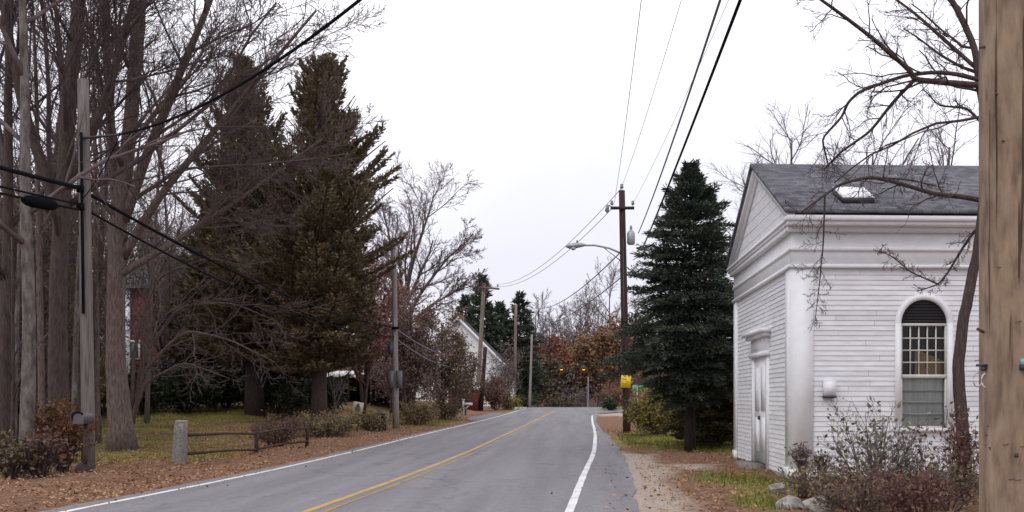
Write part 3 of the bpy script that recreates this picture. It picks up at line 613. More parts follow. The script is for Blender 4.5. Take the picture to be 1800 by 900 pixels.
shrub('yellow_shrub', 'pale yellow shrub seen between the weathered pole and the maple', 'shrub', at(178, 44), 44, 3.2, 1.2, 47, YELLOW_L, TWIG, nstem=10, nleaf=1100, ll=.16, lw=.09)
shrub('brush', 'brown brush tangled over the right end of the rail fence', 'shrub', at(486, 30), 30, 1.0, 2.3, 48, BROWN_L, TWIG_RED, nstem=28, nleaf=3000, ll=.07, lw=.03)
shrub('brush', 'dry tan weeds left of the fallen sapling sign', 'shrub', at(575, 37), 37, .85, 3.0, 49, WEED_L, TWIG_GREY, nstem=30, nleaf=4200, ll=.09, lw=.04)
shrub('brush', 'dry brown weeds between the tilted sign and the grey box', 'shrub', at(652, 43.5), 43.5, .8, 2.0, 50, WEED_L, TWIG_GREY, nstem=26, nleaf=2600, ll=.09, lw=.04)
shrub('brush', 'tan olive weeds right behind the slim grey pole', 'shrub', at(735, 52), 52, 1.4, 3.0, 51, WEED_L, TWIG_GREY, nstem=24, nleaf=2600, ll=.12, lw=.06)
shrub('brush', 'low scrub in front of the white roadside mailbox hedge', 'shrub', at(785, 62), 62, 1.3, 2.6, 52, OLIVEBROWN_L, TWIG, nstem=22, nleaf=2200, ll=.12, lw=.06)
shrub('dark_shrub', 'black green shrub under the left end of the pale garage roof', 'shrub', at(552, 44.5), 44.5, 2.1, 3.2, 53, HEDGE_L, BARK_DARK, nstem=20, nleaf=6500, ll=.16, lw=.07)

# ---- middle distance, left
TW3 = [dict(n=12, t0=.15, ang=.55, lr=.5, up=.06, nseg=5), dict(n=8, t0=.15, ang=.55, lr=.45, up=.05, nseg=4), dict(n=6, t0=.1, ang=.55, lr=.45, nseg=3)]
tree('red_twig_tree', 'reddish purple thicket tree beside the right cedar', 'tree', at(640, 54), 54,
     [[(0, 0, 0, .12), (-.3, 0, 3, .09), (-.6, .2, 7, .03)], [(0, 0, .3, .11), (.3, 0, 3, .08), (.6, .1, 6.5, .03)], [(0, 0, .3, .1), (.1, .3, 4, .07), (.2, .5, 7.4, .03)]], TW3, BARK_DARK, TWIG_RED, 60, leaf=dict(n=8500, l=.17, w=.08, spread=.2), leaf_mat=PURPLE_L, rmin=.012)
FAN = [dict(n=12, t0=.25, ang=.5, lr=.46, up=.05, gn=.07, nseg=7, tip=.3), dict(n=9, t0=.2, ang=.5, lr=.42, up=.04, gn=.09, nseg=5), dict(n=6, t0=.15, ang=.5, lr=.46, up=.02, nseg=4), dict(n=3, t0=.3, ang=.5, lr=.5, nseg=3)]
tree('bare_tree', 'bare round crowned tree fanning to the right behind the slim grey pole', 'tree', at(706, 66), 66,
     [[(0, 0, 0.00, .34), (0, 0, 4.00, .29), (.0, .1, 6.69, .23), (.6, .2, 9.59, .14), (1.5, .3, 12.35, .07), (2.1, .3, 14.28, .03)], [(0, .1, 6.00, .15), (-.4, .2, 8.76, .11), (-.9, .3, 11.52, .07), (-1.4, .3, 13.73, .03)], [(.1, .1, 5.80, .12), (1.5, 0, 8.07, .1), (3.0, 0, 10.00, .06), (4.4, 0, 11.24, .03)], [(.05, .1, 5.20, .12), (1.7, .4, 6.83, .09), (3.5, .6, 7.93, .05), (4.8, .7, 8.35, .02)], [(0, .1, 5.40, .1), (-.9, .3, 7.66, .07), (-2.0, .3, 9.86, .04)]],
     [dict(n=13, t0=.25, ang=.55, lr=.34, up=.03, gn=.09, nseg=7, tip=.3), dict(n=10, t0=.15, ang=.55, lr=.42, up=.02, gn=.11, nseg=5), dict(n=7, t0=.12, ang=.55, lr=.48, up=.01, nseg=4), dict(n=4, t0=.2, ang=.55, lr=.5, nseg=3)], BARK_GREY, TWIG_MAUVE, 61, rmin=.011)
for i, (px, Y, h, w, lb, lm) in enumerate([(722, 58, 7.6, 4.2, 'tall mauve brown thicket tree just right of the slim grey pole', MAUVE_L), (775, 64, 6.9, 4.4, 'shorter brown thicket tree before the white gabled house', BROWN_L), (690, 62, 7.2, 3.0, 'mauve brown tree directly behind the slim grey pole', MAUVE_L), (816, 74, 5.4, 2.8, 'brown bush leaning against the white gable wall', BROWN_L)]):
    tree('thicket_tree', lb, 'tree', at(px, Y), Y, [[(0, 0, 0, .14), (-.3, 0, h * .4, .1), (-w * .22, .1, h * .85, .03)], [(0, 0, .2, .12), (.4, 0, h * .35, .09), (w * .25, .1, h * .72, .03)], [(0, 0, .3, .1), (.1, -.3, h * .4, .08), (.1, -.5, h * .9, .03)]],
         [dict(n=14, t0=.08, ang=.85, lr=.4, up=.02, nseg=5), dict(n=8, t0=.15, ang=.6, lr=.45, nseg=4), dict(n=5, t0=.1, ang=.6, lr=.45, nseg=3)], BARK_DARK, TWIG, 65 + i, leaf=dict(n=7000 if i < 3 else 2500, l=.17, w=.085, spread=.2), leaf_mat=lm, rmin=.012)
for i, (px, Y, h, w, lb, lm) in enumerate([(872, 84, 2.3, 2.8, 'russet shrub at the foot of the pole pair', REDBROWN_L), (893, 88, 1.2, 2.4, 'low olive shrub at the driveway corner', OLIVE_L), (866, 90, 3.2, 2.4, 'dark red brown bush before the white house wall', REDBROWN_L), (888, 96, 6.2, 3.6, 'grey brown bush on the right of the white house', GREYBROWN_L), (922, 110, 1.4, 2.6, 'black green hedge bush beyond the driveway', HEDGE_L)]):
    shrub('shrub', lb, 'shrub', at(px, Y), Y, h, w, 72 + i, lm, TWIG, nstem=16, nleaf=1800, ll=.2, lw=.1, spread=.2, rmin=.014)

for i, (px, Y, top, w, lb) in enumerate([(818, 118, 522, 3.2, 'leftmost dark spruce top behind the white house'), (848, 112, 487, 3.4, 'tallest dark spruce, behind the leaning cross armed pole'), (879, 120, 534, 3.9, 'lower dark spruce between the two taller ones'), (914, 114, 517, 2.9, 'rightmost dark spruce behind the tan pole')]):
    z0 = G(at(px, Y), Y); H = HC + (CY - top) / F_PX * Y - z0
    conifer('spruce_tree', lb, 'tree', at(px, Y), Y, H, .8, lambda h, H=H, w=w: w * np.minimum(1, (1 - h / H) * 1.35) ** .8 + .15, 80 + i, PINE_L, BARK_DARK, .22, nbr=170, dens=26, card=(.5, .17), rise=-.05, droop=-.2)

# ---- far background
def far_tree(name, label, px, Y, top, w, seed, lm, n=5200, twig=TWIG_FAR, leaf=True, rmin=.03):
    x = at(px, Y); z0 = G(x, Y); h = HC + (CY - top) / F_PX * Y - z0
    return tree(name, label, 'tree', x, Y, [[(0, 0, 0, .3), (.2, 0, h * .35, .24), (0, 0, h * .7, .12), (.1, 0, h * .92, .04)], [(.1, 0, h * .3, .16), (-w * .2, 0, h * .55, .11), (-w * .33, 0, h * .8, .04)], [(.1, 0, h * .28, .16), (w * .2, 0, h * .5, .11), (w * .35, 0, h * .74, .04)]],
                [dict(n=13, t0=.15, ang=.75, lr=.40, up=.04, nseg=5), dict(n=9, t0=.12, ang=.6, lr=.48, nseg=4), dict(n=7, t0=.1, ang=.6, lr=.5, nseg=3)], BARK_GREY, twig, seed, leaf=dict(n=n, l=.5, w=.28, spread=.45) if leaf else None, leaf_mat=lm, rmin=rmin)
far_tree('bare_tree', 'pale bare tree crown left of the far signal lights', 965, 185, 545, 12, 90, None, leaf=False)
far_tree('bare_tree', 'pale bare tree crown above the far signal lights', 1020, 190, 520, 14, 91, None, leaf=False)
far_tree('bare_tree', 'tall pale bare tree just left of the brown street lamp pole', 1072, 170, 478, 13, 92, None, leaf=False)
far_tree('bare_tree', 'thin bare tree beside the pale far pole', 940, 160, 528, 4, 93, None, leaf=False)
far_tree('bare_tree', 'pale low bare tree between the two amber lights, above the woods', 1000, 205, 556, 13, 190, None, leaf=False)
far_tree('bare_tree', 'pale bare tree leaning over the orange oaks', 1050, 180, 538, 12, 191, None, leaf=False)
far_tree('autumn_tree', 'wide red brown tree right of the pale far pole', 975, 160, 606, 10, 192, HILL_L)
far_tree('autumn_tree', 'brown orange tree above the right amber light', 1028, 165, 596, 9, 193, ORANGE_L)
far_tree('autumn_tree', 'orange oak left of the street lamp pole', 1052, 150, 590, 8, 94, ORANGE_L)
far_tree('autumn_tree', 'orange oak partly behind the street lamp pole', 1088, 140, 572, 7, 95, ORANGE_L)
far_tree('autumn_tree', 'olive brown tree left of the signal lights', 958, 150, 640, 7, 96, OLIVEBROWN_L)
far_tree('autumn_tree', 'grey brown tree beneath the signal lights', 1004, 150, 655, 8, 97, GREYBROWN_L)
far_tree('autumn_tree', 'red brown tree at the right of the dark spruces', 942, 150, 640, 5, 98, REDBROWN_L)
far_tree('autumn_tree', 'rust coloured tree above the signal lights', 995, 215, 600, 10, 99, HILL_L)
shrub('shrub', 'bright orange bush left of the yellow sign', 'shrub', at(1078, 92), 92, 2.2, 2.6, 100, ORANGE_L, TWIG, nstem=14, nleaf=1500, ll=.22, lw=.12, rmin=.014)
shrub('shrub', 'black green hedge left of the street lamp pole foot', 'shrub', at(1072, 84), 84, 1.1, 2.0, 101, HEDGE_L, BARK_DARK, nstem=16, nleaf=1800, ll=.18, lw=.09, rmin=.012)
shrub('shrub', 'dark low bush at the far end of the road', 'shrub', at(988, 128), 128, 1.9, 5.0, 102, OLIVEBROWN_L, TWIG_DARK, nstem=16, nleaf=1500, ll=.3, lw=.15, rmin=.02)
shrub('shrub', 'grey purple bush at the far bend of the road', 'shrub', at(1010, 136), 136, 3.6, 5.0, 103, GREYBROWN_L, TWIG, nstem=16, nleaf=1700, ll=.3, lw=.15, rmin=.02)

# far woods on the hill: one mass
rng = np.random.default_rng(7); m_ = MB()
n = 520; ang = rng.uniform(-1.15, 1.15, n); rr = rng.uniform(215, 400, n) ; cx, cy = rr * np.sin(ang), rr * np.cos(ang)
k = np.abs(cx / cy * F_PX) > -1; cz = gz(cx, cy)
for i in range(n):
    h = rng.uniform(5, 9); w = rng.uniform(2.5, 4.5); q = 260
    p = rng.normal(size=(q, 3)); p = nrm(p) * (rng.random((q, 1)) ** .4); p = p * np.array([w, w, h * .5]) + np.array([cx[i], cy[i], cz[i] + h * .55])
    m_.cards(p, rng.normal(size=(q, 3)) + np.array([0, 0, .4]), .9 + .9 * rng.random(q), .5 + .4 * rng.random(q), rng)
    m_.tube([(cx[i], cy[i], cz[i] - .3), (cx[i], cy[i], cz[i] + h * .8)], [.25, .08], 4)
tag(m_.build('far_wood', HILL_L), 'red brown autumn wood covering the far hill', 'wood', kind='stuff')

# ---- right side plants
sp = lambda h: np.interp(h, [1.4, 2.1, 2.8, 3.5, 4.3, 5.3, 6.3, 7.1, 7.8], [.9, 1.3, 2.1, 2.2, 1.9, 1.48, 1.08, .68, .2])
conifer('spruce_tree', 'large dark green spruce between the street lamp pole and white building', 'tree', at(1213, 28), 28, 8.0, 1.5, sp, 110, SPRUCE_L, BARK_SPRUCE, .15, nbr=300, dens=190, card=(.125, .034), rise=-.02, droop=-.48, sub=.6, rough=.8)
shrub('olive_shrub', 'rounded yellow olive bush at the foot of the spruce', 'shrub', at(1160, 36.8), 36.8, 1.72, 2.75, 111, OLIVE_L, TWIG, nstem=30, nleaf=13000, ll=.1, lw=.055, spread=.13)
shrub('shrub', 'dark brown thicket under the right side of the spruce', 'shrub', at(1268, 32.5), 32.5, 2.8, 2.4, 112, OLIVEBROWN_L, TWIG_DARK, nstem=24, nleaf=7000, ll=.12, lw=.06, spread=.13)
shrub('shrub', 'dark thicket between the spruce and the street lamp pole, further back', 'shrub', at(1190, 44), 44, 4.2, 5.0, 113, BROWN_L, TWIG, nstem=24, nleaf=6500, ll=.14, lw=.07, spread=.16)
conifer('yew_shrub', 'low dark evergreen between the spruce trunk and the white wall', 'shrub', at(1268, 30.5), 30.5, 2.7, .1, lambda h: 1.25 * np.clip(1.15 - (h / 2.7) ** 2, .15, 1), 118, CEDAR_G, BARK_DARK, .06, nbr=130, dens=95, card=(.14, .05), rise=.2, droop=-.1)
conifer('yew_shrub', 'low dark evergreen directly behind the spruce trunk', 'shrub', at(1222, 31.5), 31.5, 1.9, .1, lambda h: 1.0 * np.clip(1.15 - (h / 1.9) ** 2, .15, 1), 119, CEDAR_G, BARK_DARK, .05, nbr=100, dens=85, card=(.14, .05), rise=.2, droop=-.1)
far_tree('autumn_tree', 'brown tree far behind the spruce', 1180, 80, 560, 8, 114, BROWN_L, n=3000)
far_tree('bare_tree', 'pale bare tree showing above the left end of the roof', 1390, 62, 200, 8, 115, None, leaf=False, rmin=.008)
far_tree('bare_tree', 'bare twiggy tree behind the middle of the roof', 1530, 50, 232, 7, 116, None, leaf=False, rmin=.009)
far_tree('bare_tree', 'bare twiggy tree behind the roof close to the near tan pole', 1668, 46, 215, 6, 117, None, leaf=False, rmin=.009)

# tree in front of the white wall: trunk and limbs drawn out one by one
Y0 = 14.6; XB = at(1697, Y0); ZB = G(XB, Y0)
def pl(pts, dy0=0., dy1=0., r0=.05, r1=.01):
    k = len(pts); o = []
    for i, (px, py) in enumerate(pts):
        w = i / (k - 1); p = at(px, Y0 + dy0 + (dy1 - dy0) * w, py); o.append((p[0] - XB, p[1] - Y0, p[2] - ZB, r0 + (r1 - r0) * w))
    return o
stems = [pl([(1697, 835), (1694, 780), (1689, 700), (1688, 640), (1694, 570), (1706, 505), (1718, 440), (1726, 370), (1738, 290), (1736, 210), (1724, 150), (1716, 80), (1688, 22), (1650, -40), (1600, -120)], 0, .3, .105, .035),
         pl([(1726, 150), (1660, 145), (1608, 140), (1598, 122), (1540, 72), (1480, 26), (1430, -10), (1370, -60)], .1, -.9, .05, .014),
         pl([(1728, 142), (1680, 130), (1640, 127), (1590, 133), (1512, 160), (1490, 180), (1480, 205), (1445, 243), (1450, 270), (1456, 294)], .1, .9, .036, .012),
         pl([(1608, 140), (1570, 180), (1530, 232), (1480, 266), (1450, 298)], .0, .6, .03, .012),
         pl([(1716, 120), (1655, 66), (1610, 26), (1565, -8), (1520, -40)], .2, 1.0, .032, .01),
         pl([(1720, 128), (1690, 118), (1650, 95), (1610, 64), (1588, 50)], .2, 1.6, .028, .009),
         pl([(1730, 220), (1700, 190), (1650, 186), (1622, 156)], .2, 1.2, .026, .008),
         pl([(1735, 354), (1690, 346), (1640, 341), (1580, 322), (1530, 311), (1480, 322), (1440, 350), (1405, 376)], .2, -.2, .042, .012),
         pl([(1530, 311), (1600, 316), (1660, 330)], -.05, .4, .016, .007),
         pl([(1722, 400), (1712, 408), (1690, 440), (1668, 478), (1650, 500), (1612, 512)], .1, .7, .026, .008),
         pl([(1650, 500), (1600, 478), (1570, 452), (1545, 440)], .6, .9, .014, .006),
         pl([(1450, 345), (1447, 430), (1440, 500), (1432, 570)], -.1, .2, .014, .005)]
tree('bare_tree', 'bare dark tree with sideways limbs in front of the white building window', 'tree', XB, Y0, stems,
     [dict(n=15, t0=.12, ang=.75, lr=.24, rr=.4, up=.0, gn=.2, nseg=7), dict(n=6, t0=.15, ang=.7, lr=.5, up=.0, gn=.2, nseg=5), dict(n=4, t0=.2, ang=.7, lr=.5, gn=.2, nseg=3)], BARK_DARK, TWIG_DARK, 120, first_t0=.62, rmin=.0032, sides=8, flare=False)

shrub('leafy_shrub', 'tall straggly grey green shrub in front of the white clapboards', 'shrub', at(1535, 15.2), 15.2, 1.75, 1.75, 121, SHRUB_L, TWIG_GREY, nstem=16, nleaf=420, ll=.10, lw=.05, spread=.06, rmin=.004, r0=.014)
shrub('leafy_shrub', 'straggly shrub with russet leaves around the dark trunk by the window', 'shrub', at(1690, 14.4), 14.4, 1.3, .9, 122, BROWN_L, TWIG_RED, nstem=12, nleaf=380, ll=.08, lw=.05, rmin=.004, r0=.01)
shrub('leafy_shrub', 'thin grey twiggy shrub under the arched window', 'shrub', at(1612, 15.6), 15.6, 1.15, 1.3, 123, SHRUB_L, TWIG_GREY, nstem=12, nleaf=170, ll=.08, lw=.04, rmin=.004, r0=.01)
for i, (px, Y, h, w, lb) in enumerate([(1450, 14.6, .55, 1.6, 'low dull brown brush around the foot of the two stubs'), (1560, 13.9, .66, 1.7, 'low red brown brush in the middle of the foreground bank'), (1665, 13.4, .70, 1.5, 'low olive brown brush beside the near tan pole'), (1510, 12.9, .42, 1.5, 'lowest brown brush behind the largest boulder'), (1620, 12.4, .55, 1.5, 'dark red brush at the lower right bottom edge')]):
    shrub('brush', lb, 'shrub', at(px, Y), Y, h, w, 125 + i, [WEED_L, REDBROWN_L, OLIVEBROWN_L, BROWN_L, REDBROWN_L][i], [TWIG_GREY, TWIG_GREY, TWIG, TWIG_GREY, TWIG_RED][i], nstem=28, nleaf=950, ll=.06, lw=.035, spread=.05, rmin=.0035, r0=.008)
for i, (px, Y, h, lb) in enumerate([(1408, 15.0, .78, 'thicker dry stub with feathery top before the building corner'), (1441, 15.3, .68, 'thinner dark stub just right of the feathery one')]):
    r0 = .055 if i == 0 else .035
    tree('dry_stub', lb, 'plant', at(px, Y), Y, [[(0, 0, -.02, r0), (.0, 0, h * .45, r0 * .9), (-.02, 0, h * .8, r0 * .8)], [(.07, .02, -.02, r0 * .6), (.05, 0, h * .4, r0 * .6), (.05, 0, h * .75, r0 * .5)]],
         [dict(n=14, t0=.55, ang=.5, lr=.38, rr=.25, up=.05, nseg=3), dict(n=6, t0=.2, ang=.6, lr=.5, nseg=3)], BARK_DARK, TWIG, 135 + i, leaf=dict(n=130, l=.09, w=.03, spread=.03), leaf_mat=GREYBROWN_L, rmin=.004, sides=7, flare=False)
def boulder(label, px, Y, s, seed, mat=ROCK, name='boulder', sink=.35):
    import bmesh
    bm = bmesh.new(); bmesh.ops.create_icosphere(bm, subdivisions=3, radius=1)
    rg = np.random.default_rng(seed); cuts = nrm(rg.normal(size=(11, 3)))
    from mathutils import Vector
    for v in bm.verts:
        c = np.array(v.co)
        for q in cuts:
            dd = c @ q
            if dd > .74: c = c - q * (dd - .74) * .9
        c = c + .03 * rg.normal(size=3); v.co = Vector(c * np.array(s))
    me = bpy.data.meshes.new(name); bm.to_mesh(me); bm.free(); me.materials.append(mat)
    o = bpy.data.objects.new(name, me); COL.objects.link(o); x = at(px, Y); o.location = (x, Y, G(x, Y) + s[2] * (1 - sink * 2)); o.rotation_euler = (0, 0, rg.random() * 6)
    return tag(o, label, 'rock')
boulder('largest pale boulder at the bottom of the bank', 1440, 13.3, (.27, .22, .16), 1)
boulder('middle grey boulder left of the largest one', 1388, 13.8, (.20, .18, .16), 2)
boulder('small pale boulder at the edge of the green grass patch', 1366, 15.6, (.17, .15, .13), 3)
boulder('dark stone at the foot of the weathered roadside pole', 150, 20.1, (.20, .18, .18), 4, ROCK_DARK)

# ------------------------------------------------------------------ white building
HX, HY = 4.0, 18.5; LU, WV = 13.0, 6.7; CO, SI = cos(R(2.2)), sin(R(2.2))
house = empty('white_building', (HX, HY, 0), 'white clapboard building with pediment, grey shingle roof and arched window', 'building')
class HB(MB):
    def build(self, name, mats, parent=None, smooth=False, loc=None):
        for i, v in enumerate(self.V):
            u = v[:, 0].copy(); self.V[i] = np.stack([u * CO, v[:, 1] + u * SI, v[:, 2]], -1).astype(np.float32)
        return MB.build(self, name, mats, parent, smooth, loc)
Z0, ZT = .06, 3.94; EXP = .094; WZ0, WZS, WR = .97, 2.92, .45
WINS = [2.47, 6.9]
def siding(axis, a0, a1, holes):
    m_ = HB(); z = Z0; rgb = random.Random(17 if axis == 'u' else 18)
    while z < ZT - .01:
        z1 = min(z + EXP, ZT); zm = (z + z1) / 2; segs = [(a0, a1)]
        for hf in holes:
            q = hf(zm)
            if q is None: continue
            ns = []
            for s0, s1 in segs:
                if q[0] > s0: ns.append((s0, min(s1, q[0])))
                if q[1] < s1: ns.append((max(s0, q[1]), s1))
            segs = [s for s in ns if s[1] - s[0] > .005]
        cut = []
        for s0, s1 in segs:
            q = s0 + rgb.uniform(.4, 3.2)
            while q < s1 - .3: cut.append((s0, q - .002)); s0 = q + .002; q += rgb.uniform(1.6, 3.6)
            cut.append((s0, s1))
        for s0, s1 in cut:
            o0, o1 = -.017, -.004
            v = [(s0, o0, z), (s1, o0, z), (s1, o1, z1), (s0, o1, z1), (s0, .02, z), (s1, .02, z)]
            if axis == 'v': v = [(b, a, c) for a, b, c in v]
            m_.add(v, [0, 1, 2, 3] if axis == 'u' else [3, 2, 1, 0]); m_.add([v[0], v[1], v[5], v[4]], [3, 2, 1, 0] if axis == 'u' else [0, 1, 2, 3])
        z = z1
    return m_
def winhole(uc):
    def f(z):
        if z < WZ0 - .03 or z > WZS + WR + .05: return None
        w = WR + .05 if z < WZS else math.sqrt(max(0.0004, (WR + .05) ** 2 - (z - WZS) ** 2))
        return (uc - w, uc + w)
    return f
DVC = 3.15
side = siding('u', .38, LU, [winhole(u) for u in WINS]).build('side_wall', WHITE_SIDING, house)
front = siding('v', .44, WV - .44, [lambda z: (DVC - .72, DVC + .72) if z < 2.42 else None]).build('front_wall', WHITE_SIDING, house)
m_ = HB(); m_.span((.02, WV - .05, 0), (LU, WV, ZT + .9)); m_.span((LU - .05, .02, 0), (LU, WV - .05, ZT + .9)); m_.build('rear_wall', WHITE_SIDING, house)
m_ = HB(); m_.span((.03, .03, -.4), (LU - .06, .25, Z0)); m_.span((.03, .25, -.4), (.25, WV - .06, Z0)); m_.build('foundation', WHITE_DULL, house)
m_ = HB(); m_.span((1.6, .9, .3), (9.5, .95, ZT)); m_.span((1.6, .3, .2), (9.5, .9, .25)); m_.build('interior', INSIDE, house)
for uc, vc, ax in [(.22, 0, 'u'), (0, .22, 'v'), (0, WV - .22, 'v')]:
    m_ = HB()
    if ax == 'u':
        m_.span((-.05, -.045, .02), (.38, .0, ZT)); m_.span((-.07, -.065, .0), (.40, -.02, .20))
    else:
        c = vc; m_.span((-.05, c - .22, .02), (0, c + .22, ZT)); m_.span((-.08, c - .25 if c > 1 else c - .219, .002), (-.02, c + .25, .222))
    m_.build('pilaster', WHITE, house)
def band(name, z0, z1, out, mat=WHITE):
    m_ = HB(); m_.span((-out, -out, z0), (LU + .02, .02, z1)); m_.span((-out, .021, z0), (.02, WV + out, z1)); return m_.build(name, mat, house)
band('frieze', ZT + .06, 4.60, .035)
band('architrave', ZT, ZT + .065, .085)
band('frieze_moulding', 4.26, 4.325, .07)
band('bed_moulding', 4.60, 4.70, .13)
EO = .36; GO = .15; ZE = 4.90; ZR = 6.60; VM = WV / 2
m_ = HB(); m_.span((-GO, -EO + .06, 4.70), (LU + .1, .02, 4.775)); m_.span((-GO - .02, -EO + .02, 4.775), (LU + .1, .0, 4.87)); m_.span((-GO, .021, 4.702), (.02, WV + EO - .06, 4.776)); m_.span((-GO - .03, .003, 4.777), (.0, WV + EO - .02, 4.835))
m_.build('cornice', WHITE, house)
# gable triangle, set back from the raking boards
m_ = HB(); m_.add([(-.02, 0, 4.83), (-.02, WV, 4.83), (-.02, VM, ZR - .12)], [0, 2, 1])
for j in range(7):
    z = 4.86 + j * .24; w = (ZR - .12 - z) / (ZR - .12 - 4.83) * VM - .1
    if w > .1: m_.span((-.026, VM - w, z), (-.018, VM + w, z + .012))
m_.build('tympanum', WHITE_SIDING, house)
def slope(v0, v1, dz0, dz1, u0, u1, name, mat):
    """slab following the roof pitch on both sides; dz above the roof line"""
    m_ = HB(); k = (ZR - ZE) / (VM + EO)
    for sgn in (0, 1):
        ez = ZE + k * (v0 + EO); rz = ZE + k * (v1 + EO)
        va, vb = (v0, v1) if sgn == 0 else (WV - v0, WV - v1)
        v = [(u0, va, ez + dz0), (u1, va, ez + dz0), (u1, vb, rz + dz0), (u0, vb, rz + dz0), (u0, va, ez + dz1), (u1, va, ez + dz1), (u1, vb, rz + dz1), (u0, vb, rz + dz1)]
        f = [[0, 3, 2, 1], [4, 5, 6, 7], [0, 1, 5, 4], [2, 3, 7, 6], [0, 4, 7, 3], [1, 2, 6, 5]]
        if sgn: f = [q[::-1] for q in f]
        m_.add(v, f)
    return m_.build(name, mat, house)
slope(-EO, VM, .0, .07, -GO - .06, LU + .2, 'roof', SHINGLE)
slope(-EO + .06, VM, -.15, -.002, -GO, -.021, 'raking_cornice', WHITE)
slope(-EO + .2, VM, -.26, -.152, -.08, -.022, 'raking_moulding', WHITE)
# skylight on the near slope
k = (ZR - ZE) / (VM + EO); th = math.atan(k); us, vs = 1.25, .44; m_ = HB(); zc = ZE + k * (vs + EO) + .07
sk = [[1, 0, 0], [0, cos(th), -sin(th)], [0, sin(th), cos(th)]]
nv = np.array([0, -sin(th), cos(th)])
m_.box(np.array([us, vs, zc]) + nv * .05, (.60, .84, .10), rot=sk); so = m_.build('skylight', METAL_DARK, house)
m_ = HB(); m_.box(np.array([us, vs, zc]) + nv * .112, (.60, .82, .03), rot=sk); m_.build('skylight_pane', plain('skylight_sky_reflection', (.82, .83, .86), .25), so)  # flat white colour stands in for the sky reflected in the pane
# windows
def window(uc):
    m_ = HB(); w = WR
    # casing: jambs and arch, proud of the boards
    def arch(r0, r1, v0, v1, mat=0):
        N = 20; a = np.linspace(0, pi, N + 1); V = []
        for r in (r0, r1):
            for vv in (v0, v1):
                for q in a: V.append((uc - r * cos(q), vv, WZS + r * sin(q)))
        I = lambda i, j, q: (i * 2 + j) * (N + 1) + q
        f = []
        for q in range(N):
            f += [[I(0, 0, q), I(0, 0, q + 1), I(1, 0, q + 1), I(1, 0, q)], [I(1, 0, q), I(1, 0, q + 1), I(1, 1, q + 1), I(1, 1, q)], [I(0, 1, q), I(0, 1, q + 1), I(0, 0, q + 1), I(0, 0, q)]]
        m_.add(V, f, mat)
    arch(w - .01, w + .10, -.05, .1)
    for s in (-1, 1): m_.span((uc + s * (w - .01), -.05, WZ0), (uc + s * (w + .10), .1, WZS))
    fr = m_.build('window', WHITE, house); fr['label'] = 'arched window with dark fan, small panes above and pale shade below'
    m_ = HB(); m_.span((uc - w - .14, -.11, WZ0 - .07), (uc + w + .14, .08, WZ0)); m_.build('sill', WHITE, fr)
    m_ = HB(); N = 20; V = [(uc, .03, WZS)] + [(uc - (w) * cos(a), .03, WZS + w * sin(a)) for a in np.linspace(0, pi, N + 1)]
    m_.add(V, [[0, i + 1, i + 2] for i in range(N)])
    z = WZS + .05
    while z < WZS + w - .03:
        q = math.sqrt(w * w - (z - WZS) ** 2) - .02; m_.box((uc, .015, z), (2 * q, .05, .012), rot=rotx(.6)); z += .055
    m_.build('fan_louvre', plain('louvre_black_%d' % int(uc), (.022, .022, .024), .7), fr)
    zm = 1.93; mb_ = HB()
    mb_.span((uc - w, -.0, WZS - .05), (uc + w, .07, WZS)); mb_.span((uc - w, -.01, zm - .035), (uc + w, .075, zm + .035))
    for s in (-1, 1): mb_.span((uc + s * (w - .045), .0, WZ0 + .03), (uc + s * (w - .011), .08, zm - .035)); mb_.span((uc + s * (w - .045), .002, zm + .035), (uc + s * (w - .011), .07, WZS - .05))
    x0, x1 = uc - w + .045, uc + w - .045
    for i in range(1, 5): mb_.span((x0 + (x1 - x0) * i / 5 - .011, .03, zm + .035), (x0 + (x1 - x0) * i / 5 + .011, .06, WZS - .05))
    for i in range(1, 4):
        zz = zm + .035 + (WZS - .05 - zm - .035) * i / 4; mb_.span((x0, .027, zz - .011), (x1, .057, zz + .011))
    mb_.span((uc - w, 0, WZ0), (uc + w, .08, WZ0 + .03))
    mb_.build('sash', WHITE_DULL, fr)
    mb_ = HB(); 
    for i in range(1, 4):
        zz = WZ0 + .03 + (zm - .035 - WZ0 - .03) * i / 4; mb_.span((x0, .04, zz - .013), (x1, .06, zz + .013))
    mb_.build('lower_bars', plain('sash_grey_%d' % int(uc), (.22, .23, .23), .6), fr)
    mb_ = HB(); mb_.add([(x0, .064, WZ0), (x1, .064, WZ0), (x1, .064, WZS - .04), (x0, .064, WZS - .04)], [0, 1, 2, 3]); mb_.build('pane', GLASS, fr)
    mb_ = HB(); N = 24; V = []
    for i in range(N + 1):
        u = x0 - .04 + (x1 - x0 + .08) * i / N; v = .12 + .012 * sin(i * 1.9); V += [(u, v, WZ0), (u, v, zm)]
    mb_.add(V, [[2 * i, 2 * i + 2, 2 * i + 3, 2 * i + 1] for i in range(N)]); mb_.build('shade', LACE, fr, smooth=True)
    mb_ = HB(); V = []
    for i in range(N + 1):
        u = uc - .1 + .60 * i / N; v = .2 + .02 * sin(i * 1.3); V += [(u, v, zm - .05), (u, v, zm + .52 - .01 * i)]
    mb_.add(V, [[2 * i, 2 * i + 2, 2 * i + 3, 2 * i + 1] for i in range(N)]); mb_.build('curtain', OCHRE, fr, smooth=True)
for uc in WINS: window(uc)
